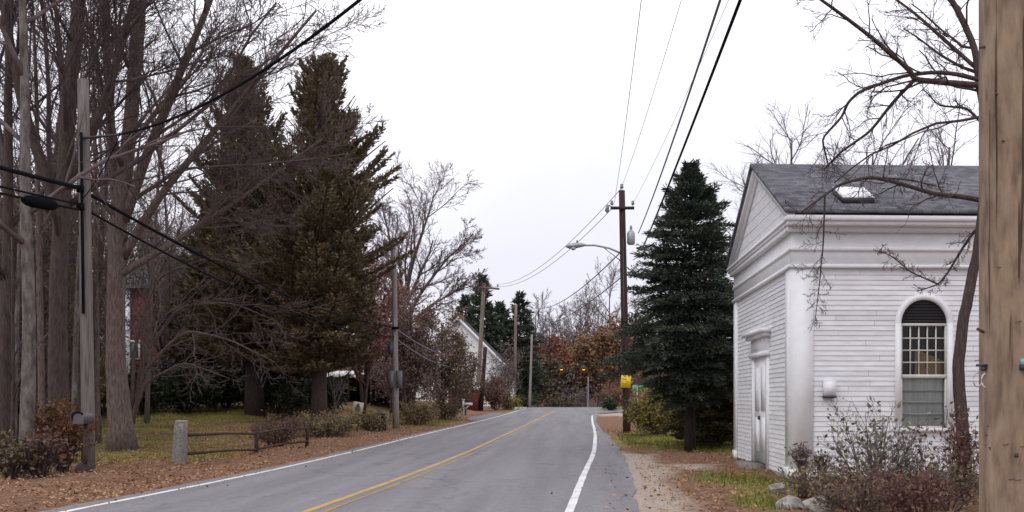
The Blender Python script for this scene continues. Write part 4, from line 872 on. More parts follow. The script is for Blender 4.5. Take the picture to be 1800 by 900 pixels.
# door with hood
m_ = HB(); m_.span((-.05, DVC - .95, .02), (.02, DVC - .72, 2.42)); dr = m_.build('door_surround', WHITE, house)
m_ = HB(); m_.span((-.05, DVC + .72, .02), (.02, DVC + .95, 2.42)); m_.build('jamb', WHITE, dr)
m_ = HB(); m_.span((-.02, DVC - .72, .13), (.05, DVC + .72, 2.42))
for s in (-1, 1):
    for z0, z1 in ((.35, 1.1), (1.25, 2.2)): m_.span((-.035, DVC + s * .36 - .24, z0), (-.015, DVC + s * .36 + .24, z1))
dd_ = m_.build('door', WHITE, dr)
m_ = HB(); m_.box((-.045, DVC + .05, 1.1), (.05, .05, .08)); m_.build('handle', METAL_DARK, dd_)
m_ = HB(); m_.span((-.10, DVC - 1.0, 2.42), (.02, DVC + 1.0, 2.52)); m_.span((-.06, DVC - .92, 2.52), (.02, DVC + .92, 2.82)); m_.span((-.16, DVC - 1.08, 2.82), (.02, DVC + 1.08, 2.90)); m_.span((-.24, DVC - 1.16, 2.90), (.0, DVC + 1.16, 2.98))
m_.build('door_hood', WHITE, dr)
m_ = HB(); m_.span((-.48, DVC - .65, -.2), (-.06, DVC + .65, .13)); m_.build('doorstep', GRANITE, house)
m_ = HB(); m_.span((.56, -.15, 1.57), (.77, -.02, 1.84)); q = m_.build('wall_box', WHITE, house)
m_ = HB(); m_.span((.55, -.16, 1.525), (.78, -.02, 1.569)); m_.build('dark_underside', METAL_DARK, q)  # dark underside of the box, built as a separate dark slab

# ------------------------------------------------------------------ other buildings
def simple_box(root, name, a, b, mat):
    m_ = MB(); m_.span(a, b); return m_.build(name, mat, root)
# red house behind the trees at the left
Y = 62; x0, x1 = at(222, Y), at(430, Y); zb = 1.0
rh = empty('red_house', (x0, Y, zb), 'dark red clapboard house with white corner boards behind the trees', 'house')
simple_box(rh, 'wall', (0, 0, -.5), (x1 - x0, 7, 7.4), RED_WALL)
simple_box(rh, 'corner_board', (-.12, -.12, 0), (.26, -.001, 7.4), WHITE)
simple_box(rh, 'rear_wing', (at(176, Y + 3) - x0, 3, -.5), (-.001, 7, 5.5), RED_WALL)
simple_box(rh, 'corner_board', (at(176, Y + 3) - x0 - .1, 2.88, 1), (at(182, Y + 3) - x0 + .05, 2.999, 5.5), WHITE)
m_ = MB(); L = x1 - x0; m_.add([(-.4, -.4, 7.4), (L + .4, -.4, 7.4), (L + .4, 3.5, 10), (-.4, 3.5, 10), (-.4, 7.4, 7.4), (L + .4, 7.4, 7.4)], [[0, 1, 2, 3], [3, 2, 5, 4]]); m_.add([(-.05, 0, 7.4), (-.05, 7, 7.4), (-.05, 3.5, 9.9)], [0, 2, 1]); m_.build('roof', DARK_ROOF, rh)
for px, py, w, h in ((236, 615, .55, 1.0), (297, 662, .8, .6), (345, 600, .6, 1.0)):
    c = at(px, Y, py); m_ = MB(); fx, fz = c[0] - x0, c[2] - zb
    m_.span((fx - w / 2 - .1, -.06, fz - h / 2 - .1), (fx + w / 2 + .1, -.001, fz + h / 2 + .1)); fo = m_.build('window', WHITE, rh)
    m_ = MB(); m_.span((fx - w / 2, -.075, fz - h / 2), (fx + w / 2, -.061, fz + h / 2)); m_.build('pane', plain('house_glass_%d' % px, (.10, .11, .13), .1), fo)
# garage with pale roof edge
Y = 64; xa, xb = at(572, Y), at(692, Y); zb = G(xa + 2, Y)
ga = empty('garage', (xa, Y, zb), 'low dark open garage with a pale metal roof behind the saplings', 'garage'); L = xb - xa
simple_box(ga, 'rear_wall', (0, 4, -.3), (L, 4.1, 1.7), RAIL); simple_box(ga, 'side_wall', (0, .3, -.3), (.1, 3.999, 1.7), RAIL); simple_box(ga, 'side_wall', (L - .1, .3, -.3), (L, 3.999, 1.7), RAIL)
for i in range(4): simple_box(ga, 'post', (L * i / 3 - (.06 if i else 0), 0, -.2), (L * i / 3 + (.0 if i == 3 else .08), .12, 1.72), RAIL)
m_ = MB(); m_.add([(-.3, -.4, 1.74), (L * .55, -.4, 1.74), (L * .55, 4.5, 2.16), (-.3, 4.5, 2.16), (-.3, -.4, 1.62), (L * .55, -.4, 1.62)], [[0, 1, 2, 3], [4, 5, 1, 0]]); m_.build('roof', PALE_ROOF, ga)
m_ = MB(); m_.add([(L * .555, -.4, 1.74), (L + .3, -.4, 1.74), (L + .3, 4.5, 2.5), (L * .555, 4.5, 2.5), (L * .555, -.4, 1.62), (L + .3, -.4, 1.62)], [[0, 1, 2, 3], [4, 5, 1, 0]]); m_.build('roof', DARK_ROOF, ga)
# white gabled house and red shed
Y = 100; xc = at(806, Y); zb = G(xc, Y) - .3; HWD = 5.1; ze = HC + (CY - 650) / F_PX * Y - zb; zp = HC + (CY - 560) / F_PX * Y - zb
wh = empty('white_house', (xc, Y, zb), 'white gabled house behind the leaning utility pole', 'house')
m_ = MB(); m_.add([(-HWD, 0, -.5), (HWD, 0, -.5), (HWD, 0, ze), (0, 0, zp), (-HWD, 0, ze)], [0, 1, 2, 3, 4]); m_.add([(HWD, 0, -.5), (HWD, 11, -.5), (HWD, 11, ze), (HWD, 0, ze)], [0, 1, 2, 3]); m_.add([(-HWD, 0, -.5), (-HWD, 11, -.5), (-HWD, 11, ze), (-HWD, 0, ze)], [3, 2, 1, 0]); m_.add([(-HWD, 11, -.5), (HWD, 11, -.5), (HWD, 11, ze), (0, 11, zp), (-HWD, 11, ze)], [4, 3, 2, 1, 0])
m_.build('wall', WHITE_SIDING, wh)
m_ = MB(); e = .35; kz = (zp - ze) / HWD
for s in (-1, 1):
    V = [(0, -e, zp + .02), (s * (HWD + e), -e, ze - e * kz + .02), (s * (HWD + e), 11.3, ze - e * kz + .02), (0, 11.3, zp + .02)]; V2 = [(a, b, c + .18) for a, b, c in V]
    m_.add(V + V2, [[0, 1, 2, 3], [4, 7, 6, 5], [0, 4, 5, 1], [1, 5, 6, 2]])
m_.build('roof', DARK_ROOF, wh)
m_ = MB()
for s in (-1, 1):
    V = [(0, -e - .03, zp - .15), (s * (HWD + e), -e - .03, ze - e * kz - .15), (s * (HWD + e), -e - .03, ze - e * kz + .19), (0, -e - .03, zp + .19)]; m_.add(V + [(a, b + .028, c) for a, b, c in V], [[0, 1, 2, 3], [4, 7, 6, 5], [0, 4, 5, 1], [3, 2, 6, 7]])
m_.build('bargeboard', WHITE, wh)
m_ = MB(); m_.span((-1.0, 3, zp - 2), (.1, 4.2, zp + .6)); m_.build('chimney', BRICK, wh)
for wx, wz in ((2.2, 2.0), (3.4, 2.0)):
    m_ = MB(); m_.span((wx - .4, -.05, wz - .6), (wx + .4, -.001, wz + .6)); fo = m_.build('window', WHITE, wh); m_ = MB(); m_.span((wx - .3, -.07, wz - .5), (wx + .3, -.051, wz + .5)); m_.build('pane', INSIDE, fo)
Y = 82; xa, xb = at(788, Y), at(838, Y); zb = G(xa, Y)
sh = empty('red_shed', (xa, Y, zb), 'small dark red shed with a pale roof edge behind the mailbox', 'shed'); L = xb - xa
zr = HC + (CY - 682) / F_PX * Y - zb
simple_box(sh, 'wall', (0, 0, -.3), (L, 2.5, zr - .1), RED_WALL)
m_ = MB(); m_.add([(-.2, -.25, zr), (L + .2, -.25, zr), (L + .2, 2.8, zr + .3), (-.2, 2.8, zr + .3), (-.2, -.25, zr - .13), (L + .2, -.25, zr - .13)], [[0, 1, 2, 3], [4, 5, 1, 0]]); m_.build('roof', PALE_ROOF, sh)
m_ = MB(); m_.span((.4, -.03, -.1), (1.2, -.001, zr - .35)); m_.build('door', INSIDE, sh)

# ------------------------------------------------------------------ poles, lamps, wires
def pole(label, px, Y, top_px, top_py, r, mat, base_z=None, group='utility poles along the road', rt=None):
    x = at(px, Y); z = G(x, Y) if base_z is None else base_z
    tp = at(top_px, Y, top_py)
    root = empty('utility_pole', (x, Y, z), label, 'utility pole', group)
    m_ = MB(); t = np.linspace(0, 1, 8); d = tp - np.array([x, Y, z])
    p = d[None] * t[:, None]; p[0, 2] -= .4; m_.tube(p, r + ((rt or r * .75) - r) * t, 14); m_.build('post', mat, root, smooth=True)
    return root, d, np.array([x, Y, z])
def ins(root, c, s=1.):
    m_ = MB(); c = np.array(c)
    m_.tube([c, c + [0, 0, .10 * s]], .012 * s, 6); m_.tube([c + [0, 0, .08 * s], c + [0, 0, .12 * s], c + [0, 0, .16 * s], c + [0, 0, .22 * s], c + [0, 0, .25 * s]], np.array([.05, .075, .05, .065, .02]) * s, 10); m_.build('insulator', PORCELAIN, root, smooth=True)
WIRES = {}
# B: weathered pole, left foreground
pB, dB, oB = pole('weathered grey wooden pole at the left roadside carrying thick cables', 156, 20.5, 146, 140, .135, POLE_OLD, rt=.11)
m_ = MB(); f0 = .6; m_.tube([dB * .40 + [.02, -.17, 0], dB * .70 + [.02, -.16, 0], dB * .86 + [.02, -.155, 0]], .028, 6); m_.build('conduit', CABLE, pB)
zb1 = at(150, 20.5, 335)[2]; zb2 = at(150, 20.5, 366)[2]; zsv = at(150, 20.5, 246)[2]
for z_ in (zb1, zb2):
    m_ = MB(); q = z_ - oB[2]; m_.box((dB[0] * q / dB[2], -.19, q), (.12, .10, .14)); m_.build('cable_clamp', CABLE, pB)
m_ = MB(); q = zsv - oB[2]; m_.tube([(dB[0] * q / dB[2], -.12, q), (dB[0] * q / dB[2] + .9, -.35, q + .02)], .025, 6); m_.build('service_bracket', METAL_DARK, pB)
# C: slim grey pole
YC_ = 45; pC, dC, oC = pole('slim grey pole with two grey boxes, beside the tilted cream sign', 696, YC_, 692, 418, .15, POLE_PALE, rt=.11)
zc = lambda py, Y=YC_: at(700, Y, py)[2] - oC[2]
for s in (-1, 1):
    m_ = MB(); m_.span((.06 * s if s > 0 else -.30, -.27, zc(682)), (.30 if s > 0 else -.06, -.10, zc(652))); q = m_.build('utility_box', plain('utility_box_grey_%d' % (s + 1), (.15, .15, .16), .6), pC)
m_ = MB(); m_.tube([(-.22, -.05, zc(622)), (-.22, -.05, zc(612)), (-.22, -.05, zc(600))], [.12, .13, .11], 12); m_.build('transformer', plain('transformer_blue_grey', (.07, .09, .14), .5), pC, smooth=True)
m_ = MB(); m_.tube([(-.03, -.12, zc(690)), (-.04, -.12, zc(560))], .02, 6); m_.build('conduit', METAL, pC)
m_ = MB(); m_.box((0, -.16, zc(577)), (.30, .12, .12)); m_.build('cable_clamp', CABLE, pC)
# D: leaning pole with crossarm plus dark stub pole
YD = 85; pD, dD, oD = pole('leaning pole with a wide cross arm before the dark spruces', 838, YD, 851, 498, .20, POLE_FARTAN, rt=.16)
m_ = MB(); q = (CY - 506) / F_PX * YD + HC - oD[2]; xq = dD[0] * q / dD[2]; m_.box((xq + .05, -.2, q), (2.6, .13, .17), rot=roty(R(5))); ca_ = m_.build('crossarm', POLE_FARTAN, pD)
for s in (-1.15, -.5, .6, 1.2): ins(ca_, (xq + s, -.2, q + .08 - s * .087), 1.2)
pD2, dD2, oD2 = pole('dark stub pole standing close beside the leaning cross arm pole', 845, YD - 1, 853, 610, .19, POLE_BROWN, rt=.17)
# E, F, G: far poles
pE, dE, oE = pole('tan far pole in front of the rightmost spruce', 904, 108, 907, 536, .19, POLE_FARTAN)
pF, dF, oF = pole('pale far pole at the left end of the crest', 931, 100, 935, 588, .14, POLE_PALE)
pG, dG, oG = pole('short pale pole beneath the right signal light', 1033, 118, 1034, 662, .11, POLE_PALE)
# H: brown pole with street lamp
YH = 40; pH, dH, oH = pole('dark brown pole carrying the street lamp arm and the yellow sign', 1102, YH, 1093, 335, .16, POLE_BROWN, rt=.125)
hz = lambda py: at(0, YH, py)[2] - oH[2]
hx_ = lambda py: dH[0] * hz(py) / dH[2]
ins(pH, (hx_(336), 0, hz(335)), 1.1)
m_ = MB(); m_.box((hx_(367), -.16, hz(367)), (.95, .10, .11)); ca_ = m_.build('crossarm', POLE_BROWN, pH)
for s in (-.42, .42): ins(ca_, (hx_(367) + s, -.16, hz(367) + .05), 1.0)
m_ = MB(); m_.tube([(hx_(367) - .62, -.16, hz(377)), (hx_(367) - .62, -.16, hz(372)), (hx_(367) - .58, -.16, hz(362)), (hx_(367) - .45, -.16, hz(364))], [.06, .09, .06, .02], 8); m_.build('fuse_cutout', PORCELAIN, pH, smooth=True)
m_ = MB(); m_.tube([(hx_(420) + .33, 0, hz(430)), (hx_(420) + .33, 0, hz(428)), (hx_(420) + .33, 0, hz(410)), (hx_(420) + .33, 0, hz(407)), (hx_(420) + .33, 0, hz(403))], [.12, .16, .16, .12, .04], 12); tr_ = m_.build('transformer', METAL, pH, smooth=True); ins(tr_, (hx_(420) + .33, 0, hz(405)), .8)
A = np.array([hx_(446) - .05, 0, hz(446)]); arm = [A, A + [-.5, 0, .22], A + [-1.1, -.02, .34], A + [-1.7, -.03, .33]]
m_ = MB(); m_.tube(arm, .04, 8); m_.tube([A + [-.03, 0, -.3], A + [-.7, 0, .22]], .02, 6); la = m_.build('lamp_arm', METAL, pH, smooth=True)
E_ = A + np.array([-1.7, -.03, .33]); m_ = MB(); m_.tube([E_ + [.25, 0, .01], E_ + [.1, 0, .02], E_ + [-.15, 0, 0], E_ + [-.42, 0, -.03], E_ + [-.55, 0, -.05]], [.04, .085, .12, .11, .03], 12); lh = m_.build('lamp_head', METAL, la, smooth=True)
m_ = MB(); m_.tube([E_ + [-.25, 0, -.09], E_ + [-.25, 0, -.16], E_ + [-.25, 0, -.20]], [.11, .09, .03], 12); m_.build('lamp_lens', plain('lens_clear', (.4, .42, .44), .2), lh, smooth=True)
m_ = MB(); m_.tube([E_ + [-.1, 0, .1], E_ + [-.1, 0, .2]], [.035, .03], 8); m_.build('photocell', METAL_DARK, lh)
m_ = MB(); m_.tube([(hx_(500) + .02, -.15, hz(700)), (hx_(500) - .03, -.14, hz(420))], .025, 6); m_.build('conduit', METAL_DARK, pH)
p = at(1100.5, YH, 671) - oH
ys_ = empty('warning_sign', oH + np.array([p[0] - .02, -.19, p[2]]), 'small bright yellow sign fixed to the brown lamp pole', 'sign')
m_ = MB(); m_.box((0, 0, 0), (.40, .012, .50), rot=roty(R(4))); m_.build('plate', YELLOW, ys_)
m_ = MB()
for a, b, w, h in ((-.05, .11, .16, .05), (.05, .02, .10, .04), (-.04, -.06, .18, .04)): m_.box((a, -.009, b), (w, .004, h), rot=roty(R(4)))
m_.build('faint_marks', plain('sign_yellow_dark', (.62, .40, .02), .5), ys_)
xg = at(1120, 38.4); gs = empty('street_sign', (xg, 38.4, G(xg, 38.4)), 'green street name sign on a thin post in the olive bush', 'sign')
zg_ = at(0, 38.4, 682)[2] - G(xg, 38.4)
m_ = MB(); m_.tube([(0, 0, -.2), (0, 0, zg_ + .1)], .025, 8); m_.build('post', METAL, gs)
m_ = MB(); m_.box((-.08, -.03, zg_), (.20, .012, .22), rotz=R(20)); m_.box((.11, -.02, zg_ + .04), (.20, .012, .14), rotz=R(-24)); m_.build('blade', GREEN_SIGN, gs)
m_ = MB(); m_.box((-.165, -.07, zg_), (.022, .006, .21), rotz=R(20)); m_.build('pale_edge', plain('sign_pale_green', (.45, .62, .52), .5), gs)
# R: near tan pole
YR = 5.0; xR = at(1786, YR); pR = empty('utility_pole', (xR, YR, 0), 'thick tan wooden pole in the near right foreground', 'utility pole', 'utility poles along the road')
m_ = MB(); t = np.linspace(0, 1, 12); p = np.stack([-.03 * t * 9.5 / 9.5, 0 * t, -.5 + 10.5 * t], -1); m_.tube(p, .172 - .02 * t, 28); m_.build('post', POLE_TAN, pR, smooth=True)
def onpole(px, py): q = at(px, YR - .15, py); return q - np.array([xR, YR, 0])
m_ = MB(); c = onpole(1751, 668); a = np.linspace(0, 2 * pi, 17)
off = lambda dx: -math.sqrt(max(.001, .165 ** 2 - dx ** 2)) - .006
m_.tube([(c[0] + .026 * cos(q), off(c[0] + .026 * cos(q)), c[2] + .036 * sin(q)) for q in a], .004, 6); m_.build('wire_ring', plain('ring_white', (.7, .7, .72), .4), pR)
m_ = MB(); m_.tube([(c[0] - .045 + .022 * cos(q), off(c[0] - .045 + .022 * cos(q)), c[2] + .003 + .034 * sin(q)) for q in a], .003, 6); m_.build('wire_ring', METAL, pR)
m_ = MB(); m_.box((c[0] - .03, off(c[0] - .03) - .012, c[2] + .075), (.05, .02, .012)); m_.tube([(c[0] - .02, off(c[0] - .02), c[2] + .058), (c[0] - .02, off(c[0] - .02) - .02, c[2] + .058)], .012, 8); m_.build('staple', METAL_DARK, pR)
c = onpole(1796, 640); m_ = MB(); m_.box((c[0] + .02, off(c[0] + .02) - .01, c[2] + .01), (.07, .045, .03)); q = m_.build('cable_fitting', MINT, pR); m_ = MB(); m_.box((c[0] + .02, off(c[0] + .02) - .008, c[2] - .017), (.075, .04, .022)); m_.build('bolt', METAL_DARK, q)
rg = np.random.default_rng(4)
def _checks():
    nt = POLE_TAN.node_tree; b = nt.nodes['Principled BSDF']; src = b.inputs['Base Color'].links[0].from_socket
    n = noise(nt, 1.0, 3, stretch=(34, 34, .8), rough=.5); r = ramp(nt, [(.335, (.30, .27, .25)), (.36, (1, 1, 1))]); nt.links.new(n.outputs['Fac'], r.inputs[0])
    g = noise(nt, 1.5, 6, stretch=(1, 1, 1.2), rough=.7); q = ramp(nt, [(.35, (.80, .81, .85)), (.6, (1.08, 1.06, 1.02))]); nt.links.new(g.outputs['Fac'], q.inputs[0])
    cur = src
    for o in (r, q):
        mx = nt.nodes.new('ShaderNodeMix'); mx.data_type = 'RGBA'; mx.blend_type = 'MULTIPLY'; mx.inputs['Factor'].default_value = 1
        nt.links.new(cur, mx.inputs[6]); nt.links.new(o.outputs[0], mx.inputs[7]); cur = mx.outputs[2]
    nt.links.new(cur, b.inputs['Base Color'])
_checks()
rs = np.random.default_rng(9)
for i in range(11):
    c = onpole(rs.uniform(1733, 1797), rs.uniform(440, 880)); m_ = MB(); wx = .012
    m_.tube([(c[0] - wx, off(c[0]) + .004, c[2]), (c[0] - wx, off(c[0]) - .006, c[2]), (c[0] + wx, off(c[0]) - .006, c[2] + .004), (c[0] + wx, off(c[0]) + .004, c[2] + .004)], .0016, 5); m_.build('staple', METAL_DARK, pR)
KNOT = noisy('knot_dark', (.05, .032, .022), (.10, .065, .045), 20, bmp=0)
for px, py, w, h in ((1746, 68, .045, .012), (1762, 160, .03, .008), (1740, 578, .04, .012), (1786, 800, .02, .02), (1755, 790, .018, .022), (1770, 246, .03, .007)):
    c = onpole(px, py); m_ = MB(); m_.box((c[0], off(c[0]) + .002, c[2]), (w, .008, h), rot=roty(rg.normal() * .3)); m_.build('knot', KNOT, pR)
m_ = MB(); m_.box((0, -.2, 9.2), (2.6, .11, .12)); ca_ = m_.build('crossarm', POLE_OLD, pR)
for s in (-1.2, -.5, .5, 1.2): ins(ca_, (s, -.2, 9.26))

def wire(label, a, b, sag, r, mat=CABLE, name='overhead_wire', n=40):
    a, b = np.array(a, float), np.array(b, float); t = np.linspace(0, 1, n)[:, None]
    p = a + (b - a) * t; p[:, 2] -= sag * 4 * (t * (1 - t))[:, 0]
    m_ = MB(); m_.tube(p, r, 5)
    return tag(m_.build(name, mat), label, 'wire', 'overhead wires along the road')
# along the left
prev = np.array([-11.6, -12., 0])
B1 = np.array([oB[0] + dB[0] * (zb1 - oB[2]) / dB[2], 20.25, zb1]); B2 = B1.copy(); B2[2] = zb2; B2[0] += .01
C1 = at(692, YC_ - .2, 575); C2 = at(692, YC_ - .2, 592)
wire('thick black cable running in from the left edge to the weathered pole', (prev[0], prev[1], 6.3), B1, .75, .045)
wire('thick black cable from the weathered pole to the slim grey pole, upper of two', B1, C1, .50, .036)
wire('thin cable from the weathered pole to the slim grey pole, lower of two', B2, C2, .55, .024)
wire('thin cable in from the left edge above the black splice case', (prev[0], prev[1], 5.9), B2 + [0, 0, .03], .75, .020)
wire('thin cable in from the left edge through the black splice case', (prev[0], prev[1], 5.7), B2 - [0, 0, .08], .75, .022)
t_ = 1 - (20.25 - 18.95) / 32.25; c = np.array([prev[0], prev[1], 5.7]) + (B2 - [0, 0, .08] - np.array([prev[0], prev[1], 5.7])) * t_; c[2] -= .75 * 4 * t_ * (1 - t_)
a0 = at(40, 18.4, 351); a1 = at(100, 19.3, 362)
m_ = MB(); q = np.linspace(0, 1, 8)[:, None]; m_.tube(a0 + (a1 - a0) * q, [.05, .10, .115, .115, .115, .115, .10, .05], 12)
tag(m_.build('splice_case', RUBBER, smooth=True), 'fat black splice case hanging on the cable at the left edge', 'splice case')
SV = np.array([oB[0] + dB[0] * (zsv - oB[2]) / dB[2] + .9, 20.15, zsv + .02])
wire('black service wire rising from the weathered pole over the road to the top', SV, (2.5, 7.2, 8.5), 1.0, .024)
wire('slack twin wire between the slim grey pole and the stub pole, upper', C1, at(850, YD - 1, 612), 1.0, .03, CABLE_GREY)
wire('slack twin wire between the slim grey pole and the stub pole, lower', C2, at(851, YD - 1, 628), 1.1, .03, CABLE_GREY)
wire('drip wire from the weathered pole bracket hanging to its conduit', SV, SV + np.array([-.85, .15, -1.3]), .12, .012)
# from the brown pole back over the camera
def hp(px, py): return at(px, YH - .1, py)
def to_top(px0, py0, r, lab, p1, dy=6.0, mat=CABLE, sag=.35):
    # passes through image point (px0,py0)->(p1,0): end point at depth dy on that sight line, lifted
    a = hp(px0, py0); e = at(p1[0], dy, p1[1]); return wire(lab, a, e, sag, r, mat)
to_top(1093, 328, .006, 'faint wire from the top of the brown pole straight overhead', (1620, -1500), mat=CABLE_GREY, sag=.4)
to_top(1079, 361, .007, 'faint wire from the left insulator of the brown pole overhead', (1275, -1250), mat=CABLE_GREY, sag=.4)
to_top(1111, 361, .005, 'faintest wire from the right insulator of the brown pole overhead', (1860, -1350), mat=CABLE_GREY, sag=.3)
to_top(1122, 410, .019, 'grey cable from the transformer of the brown pole overhead', (1525, -800), mat=CABLE_GREY, sag=.25)
to_top(1128, 440, .026, 'thick black cable passing the spruce tip and running overhead', (1640, -900), sag=.15)
# onward along the road
wire('faint wire from the brown pole top to the leaning cross arm pole', hp(1093, 330), at(872, YD, 500), 1.0, .014, CABLE_GREY)
wire('faint wire from the brown pole cross arm to the leaning pole', hp(1079, 363), at(862, YD, 502), 1.1, .014, CABLE_GREY)
wire('grey cable from the lamp arm level down to the pale far pole', hp(1094, 440), at(934, 100, 540), .9, .026, CABLE_GREY)
wire('lower grey cable from the brown pole to the tan far pole', hp(1096, 484), at(930, 104, 570), .8, .026, CABLE_GREY)
# ------------------------------------------------------------------ signal lights on a span wire
YS = 130; a = at(935, YS, 640); b = at(1078, YS, 634)
wire('span wire carrying the two amber lights', a, b, .5, .03)
for px, lb in ((987, 'left glowing amber signal hanging over the road'), (1026, 'right glowing amber signal hanging over the road')):
    c = at(px, YS, 648); s_ = empty('signal_light', c, lb, 'signal light', 'amber lights over the far crossing')
    m_ = MB(); m_.box((0, 0, 0), (.72, .34, .72), rot=roty(R(45))); m_.build('halo_plate', SIGNAL_HALO, s_)  # dark yellow diamond paints the amber halo around the lens
    m_ = MB(); m_.tube([(0, -.17, 0), (0, -.24, 0)], [.21, .18], 14); m_.build('lens', LAMP_ON, s_)
    m_ = MB(); m_.tube([(0, -.2, .12), (0, -.36, .16)], [.27, .25], 10); m_.build('visor', METAL_DARK, s_)
    m_ = MB(); m_.tube([(0, 0, .45), (0, 0, 1.0)], .03, 6); m_.build('hanger', METAL_DARK, s_)

# ------------------------------------------------------------------ small roadside things
x = at(314, 23.2); gp = empty('stone_post', (x, 23.2, G(x, 23.2)), 'leaning granite post at the left end of the rail fence', 'post')
m_ = MB(); tt = np.linspace(0, 1, 6); rg = np.random.default_rng(8)
for i in range(1):
    V = []; 
    for q in tt:
        w = .118 + .03 * (1 - q) ; 
        for sx, sy in ((-1, -1), (1, -1), (1, 1), (-1, 1)): V.append((sx * w * (.97 + .05 * rg.random()) + .06 * q, sy * w * .8, -.25 + 1.22 * q + .015 * rg.normal()))
    f = [[i * 4 + j, i * 4 + (j + 1) % 4, i * 4 + 4 + (j + 1) % 4, i * 4 + 4 + j] for i in range(5) for j in range(4)] + [[20, 21, 22, 23]]
    m_.add(V, f)
m_.build('shaft', GRANITE, gp)
m_ = MB(); m_.box((.06, 0, .985), (.22, .18, .035)); m_.box((.05, 0, 1.012), (.12, .12, .02), mat=1); m_.build('cap', [noisy('post_cap_stone', (.35, .33, .31), (.52, .50, .48), 12), noisy('rusty_stain', (.12, .05, .04), (.2, .09, .07), 12)], gp)
fa = np.array([at(330, 23.5), 23.5]); fb = np.array([at(538, 31), 31.])
rf = empty('rail_fence', (fa[0], fa[1], G(*fa)), 'low dark two rail wooden fence running right from the granite post', 'fence')
za, zb_ = G(*fa), G(*fb)
for z0, z1 in ((.66, .62), (.22, .2)):
    m_ = MB(); mid_ = (fb - fa) / 2; m_.tube([(0, 0, z0), (mid_[0] * .5, mid_[1] * .5, z0 - .02), (mid_[0], mid_[1], z0 - .09), (mid_[0] * 1.5, mid_[1] * 1.5, z0 - .03 + (zb_ - za) * .7), (fb[0] - fa[0], fb[1] - fa[1], z1 + zb_ - za - .03)], [.045, .034, .04, .03, .042], 6); m_.build('rail', RAIL, rf, smooth=True)
for w in (.5, 1.0):
    q = (fb - fa) * w; zz = G(*(fa + q)) - za; m_ = MB(); m_.tube([(q[0], q[1] + .06, zz - .2), (q[0] + .03, q[1] + .06, zz + .4), (q[0] + .05 * (1 if w < .8 else -1), q[1] + .07, zz + .74)], [.06, .055, .045], 7); m_.build('post', RAIL, rf)
# grey box mailbox by the weathered pole
c = at(146, 19.9, 736); mbx = empty('mailbox', (c[0], c[1], G(c[0], c[1])), 'old grey mailbox with a black rim beside the weathered pole', 'mailbox'); zz = c[2] - G(c[0], c[1])
m_ = MB(); m_.tube([(0, .1, -.1), (0, .1, zz - .1)], .04, 8); m_.build('post', RAIL, mbx)
m_ = MB(); N = 12; V = []
prof_ = [(-.11, -.10), (-.11, .04)] + [(-.11 * cos(q), .04 + .085 * sin(q)) for q in np.linspace(0.2, pi - .2, 8)] + [(.11, .04), (.11, -.10)]
K = len(prof_)
for yy in (-.2, .25):
    for a_, b_ in prof_: V.append((a_, yy, zz + b_))
m_.add(V, [[i, (i + 1) % K, K + (i + 1) % K, K + i] for i in range(K)]); m_.add([V[i] for i in range(K)], [list(range(K))]); m_.add([V[K + i] for i in range(K)], [list(range(K))[::-1]])
bd = m_.build('box', plain('mailbox_grey', (.10, .085, .095), .6), mbx)
m_ = MB(); m_.tube([(a_ * 1.04, -.2, zz + b_ * 1.04) for a_, b_ in prof_[:-3]], .02, 6); m_.build('rim', CABLE, bd)
# tilted cream sign
x = at(629, 41.5); ts = empty('yard_sign', (x, 41.5, G(x, 41.5)), 'tilted cream square sign with a dark emblem on the left verge', 'sign'); zz = at(0, 41.5, 717)[2] - G(x, 41.5)
m_ = MB(); m_.box((0, 0, zz), (.44, .03, .50), rot=roty(R(10))); bo = m_.build('board', CREAM, ts)
m_ = MB(); q = np.linspace(0, 2 * pi, 17)[:-1]; V = [(.0, -.018, zz - .03)] + [(.12 * cos(a_) , -.018, zz - .03 + .14 * sin(a_)) for a_ in q]; m_.add(V, [[0, i + 1, (i + 1) % 16 + 1] for i in range(16)]); V = [(.02, -.018, zz + .13)] + [(.02 + .06 * cos(a_), -.018, zz + .13 + .055 * sin(a_)) for a_ in q]; m_.add(V, [[0, i + 1, (i + 1) % 16 + 1] for i in range(16)]); m_.build('emblem', EMBLEM, bo)
m_ = MB(); m_.tube([(-.05, .04, -.1), (.02, .04, zz + .2)], .025, 6); m_.build('stake', RAIL, ts)
x = at(674, 43.5); pe = empty('utility_pedestal', (x, 43.5, G(x, 43.5)), 'knee high grey frame beside the slim grey pole', 'pedestal')
m_ = MB(); m_.span((-.2, -.1, -.1), (-.09, .1, .72)); m_.span((.09, -.1, -.1), (.2, .1, .72)); m_.span((-.22, -.11, .72), (.22, .11, .80)); m_.build('frame', plain('pedestal_grey', (.20, .19, .19), .7), pe)
m_ = MB(); m_.span((-.088, -.03, -.1), (.088, .09, .719)); m_.build('slot', INSIDE, pe)
tree('sapling', 'pale forked sapling in front of the low dark garage', 'tree', at(589, 43), 43, [[(0, 0, 0, .075), (.03, 0, .9, .06), (-.1, 0, 1.5, .045), (-.35, 0, 2.6, .02)], [(.02, 0, .95, .05), (.25, 0, 1.5, .04), (.6, .1, 2.5, .015)]], [dict(n=8, t0=.35, ang=.6, lr=.4, nseg=4), dict(n=5, t0=.2, ang=.6, lr=.45, nseg=3)], BARK_LICHEN, TWIG_GREY, 140, rmin=.008, sides=7)
x = at(814.5, 68); mw = empty('mailbox', (x, 68, G(x, 68)), 'white roadside mailbox on a white post with a slanted bracket', 'mailbox'); 
m_ = MB(); m_.box((0, 0, .55), (.13, .13, 1.2)); m_.box((0, 0, 1.19), (.2, .2, .07)); m_.build('post', WHITE, mw)
m_ = MB(); m_.tube([(0, -.02, .45), (.42, -.02, .80)], .04, 6); m_.build('bracket', WHITE, mw)
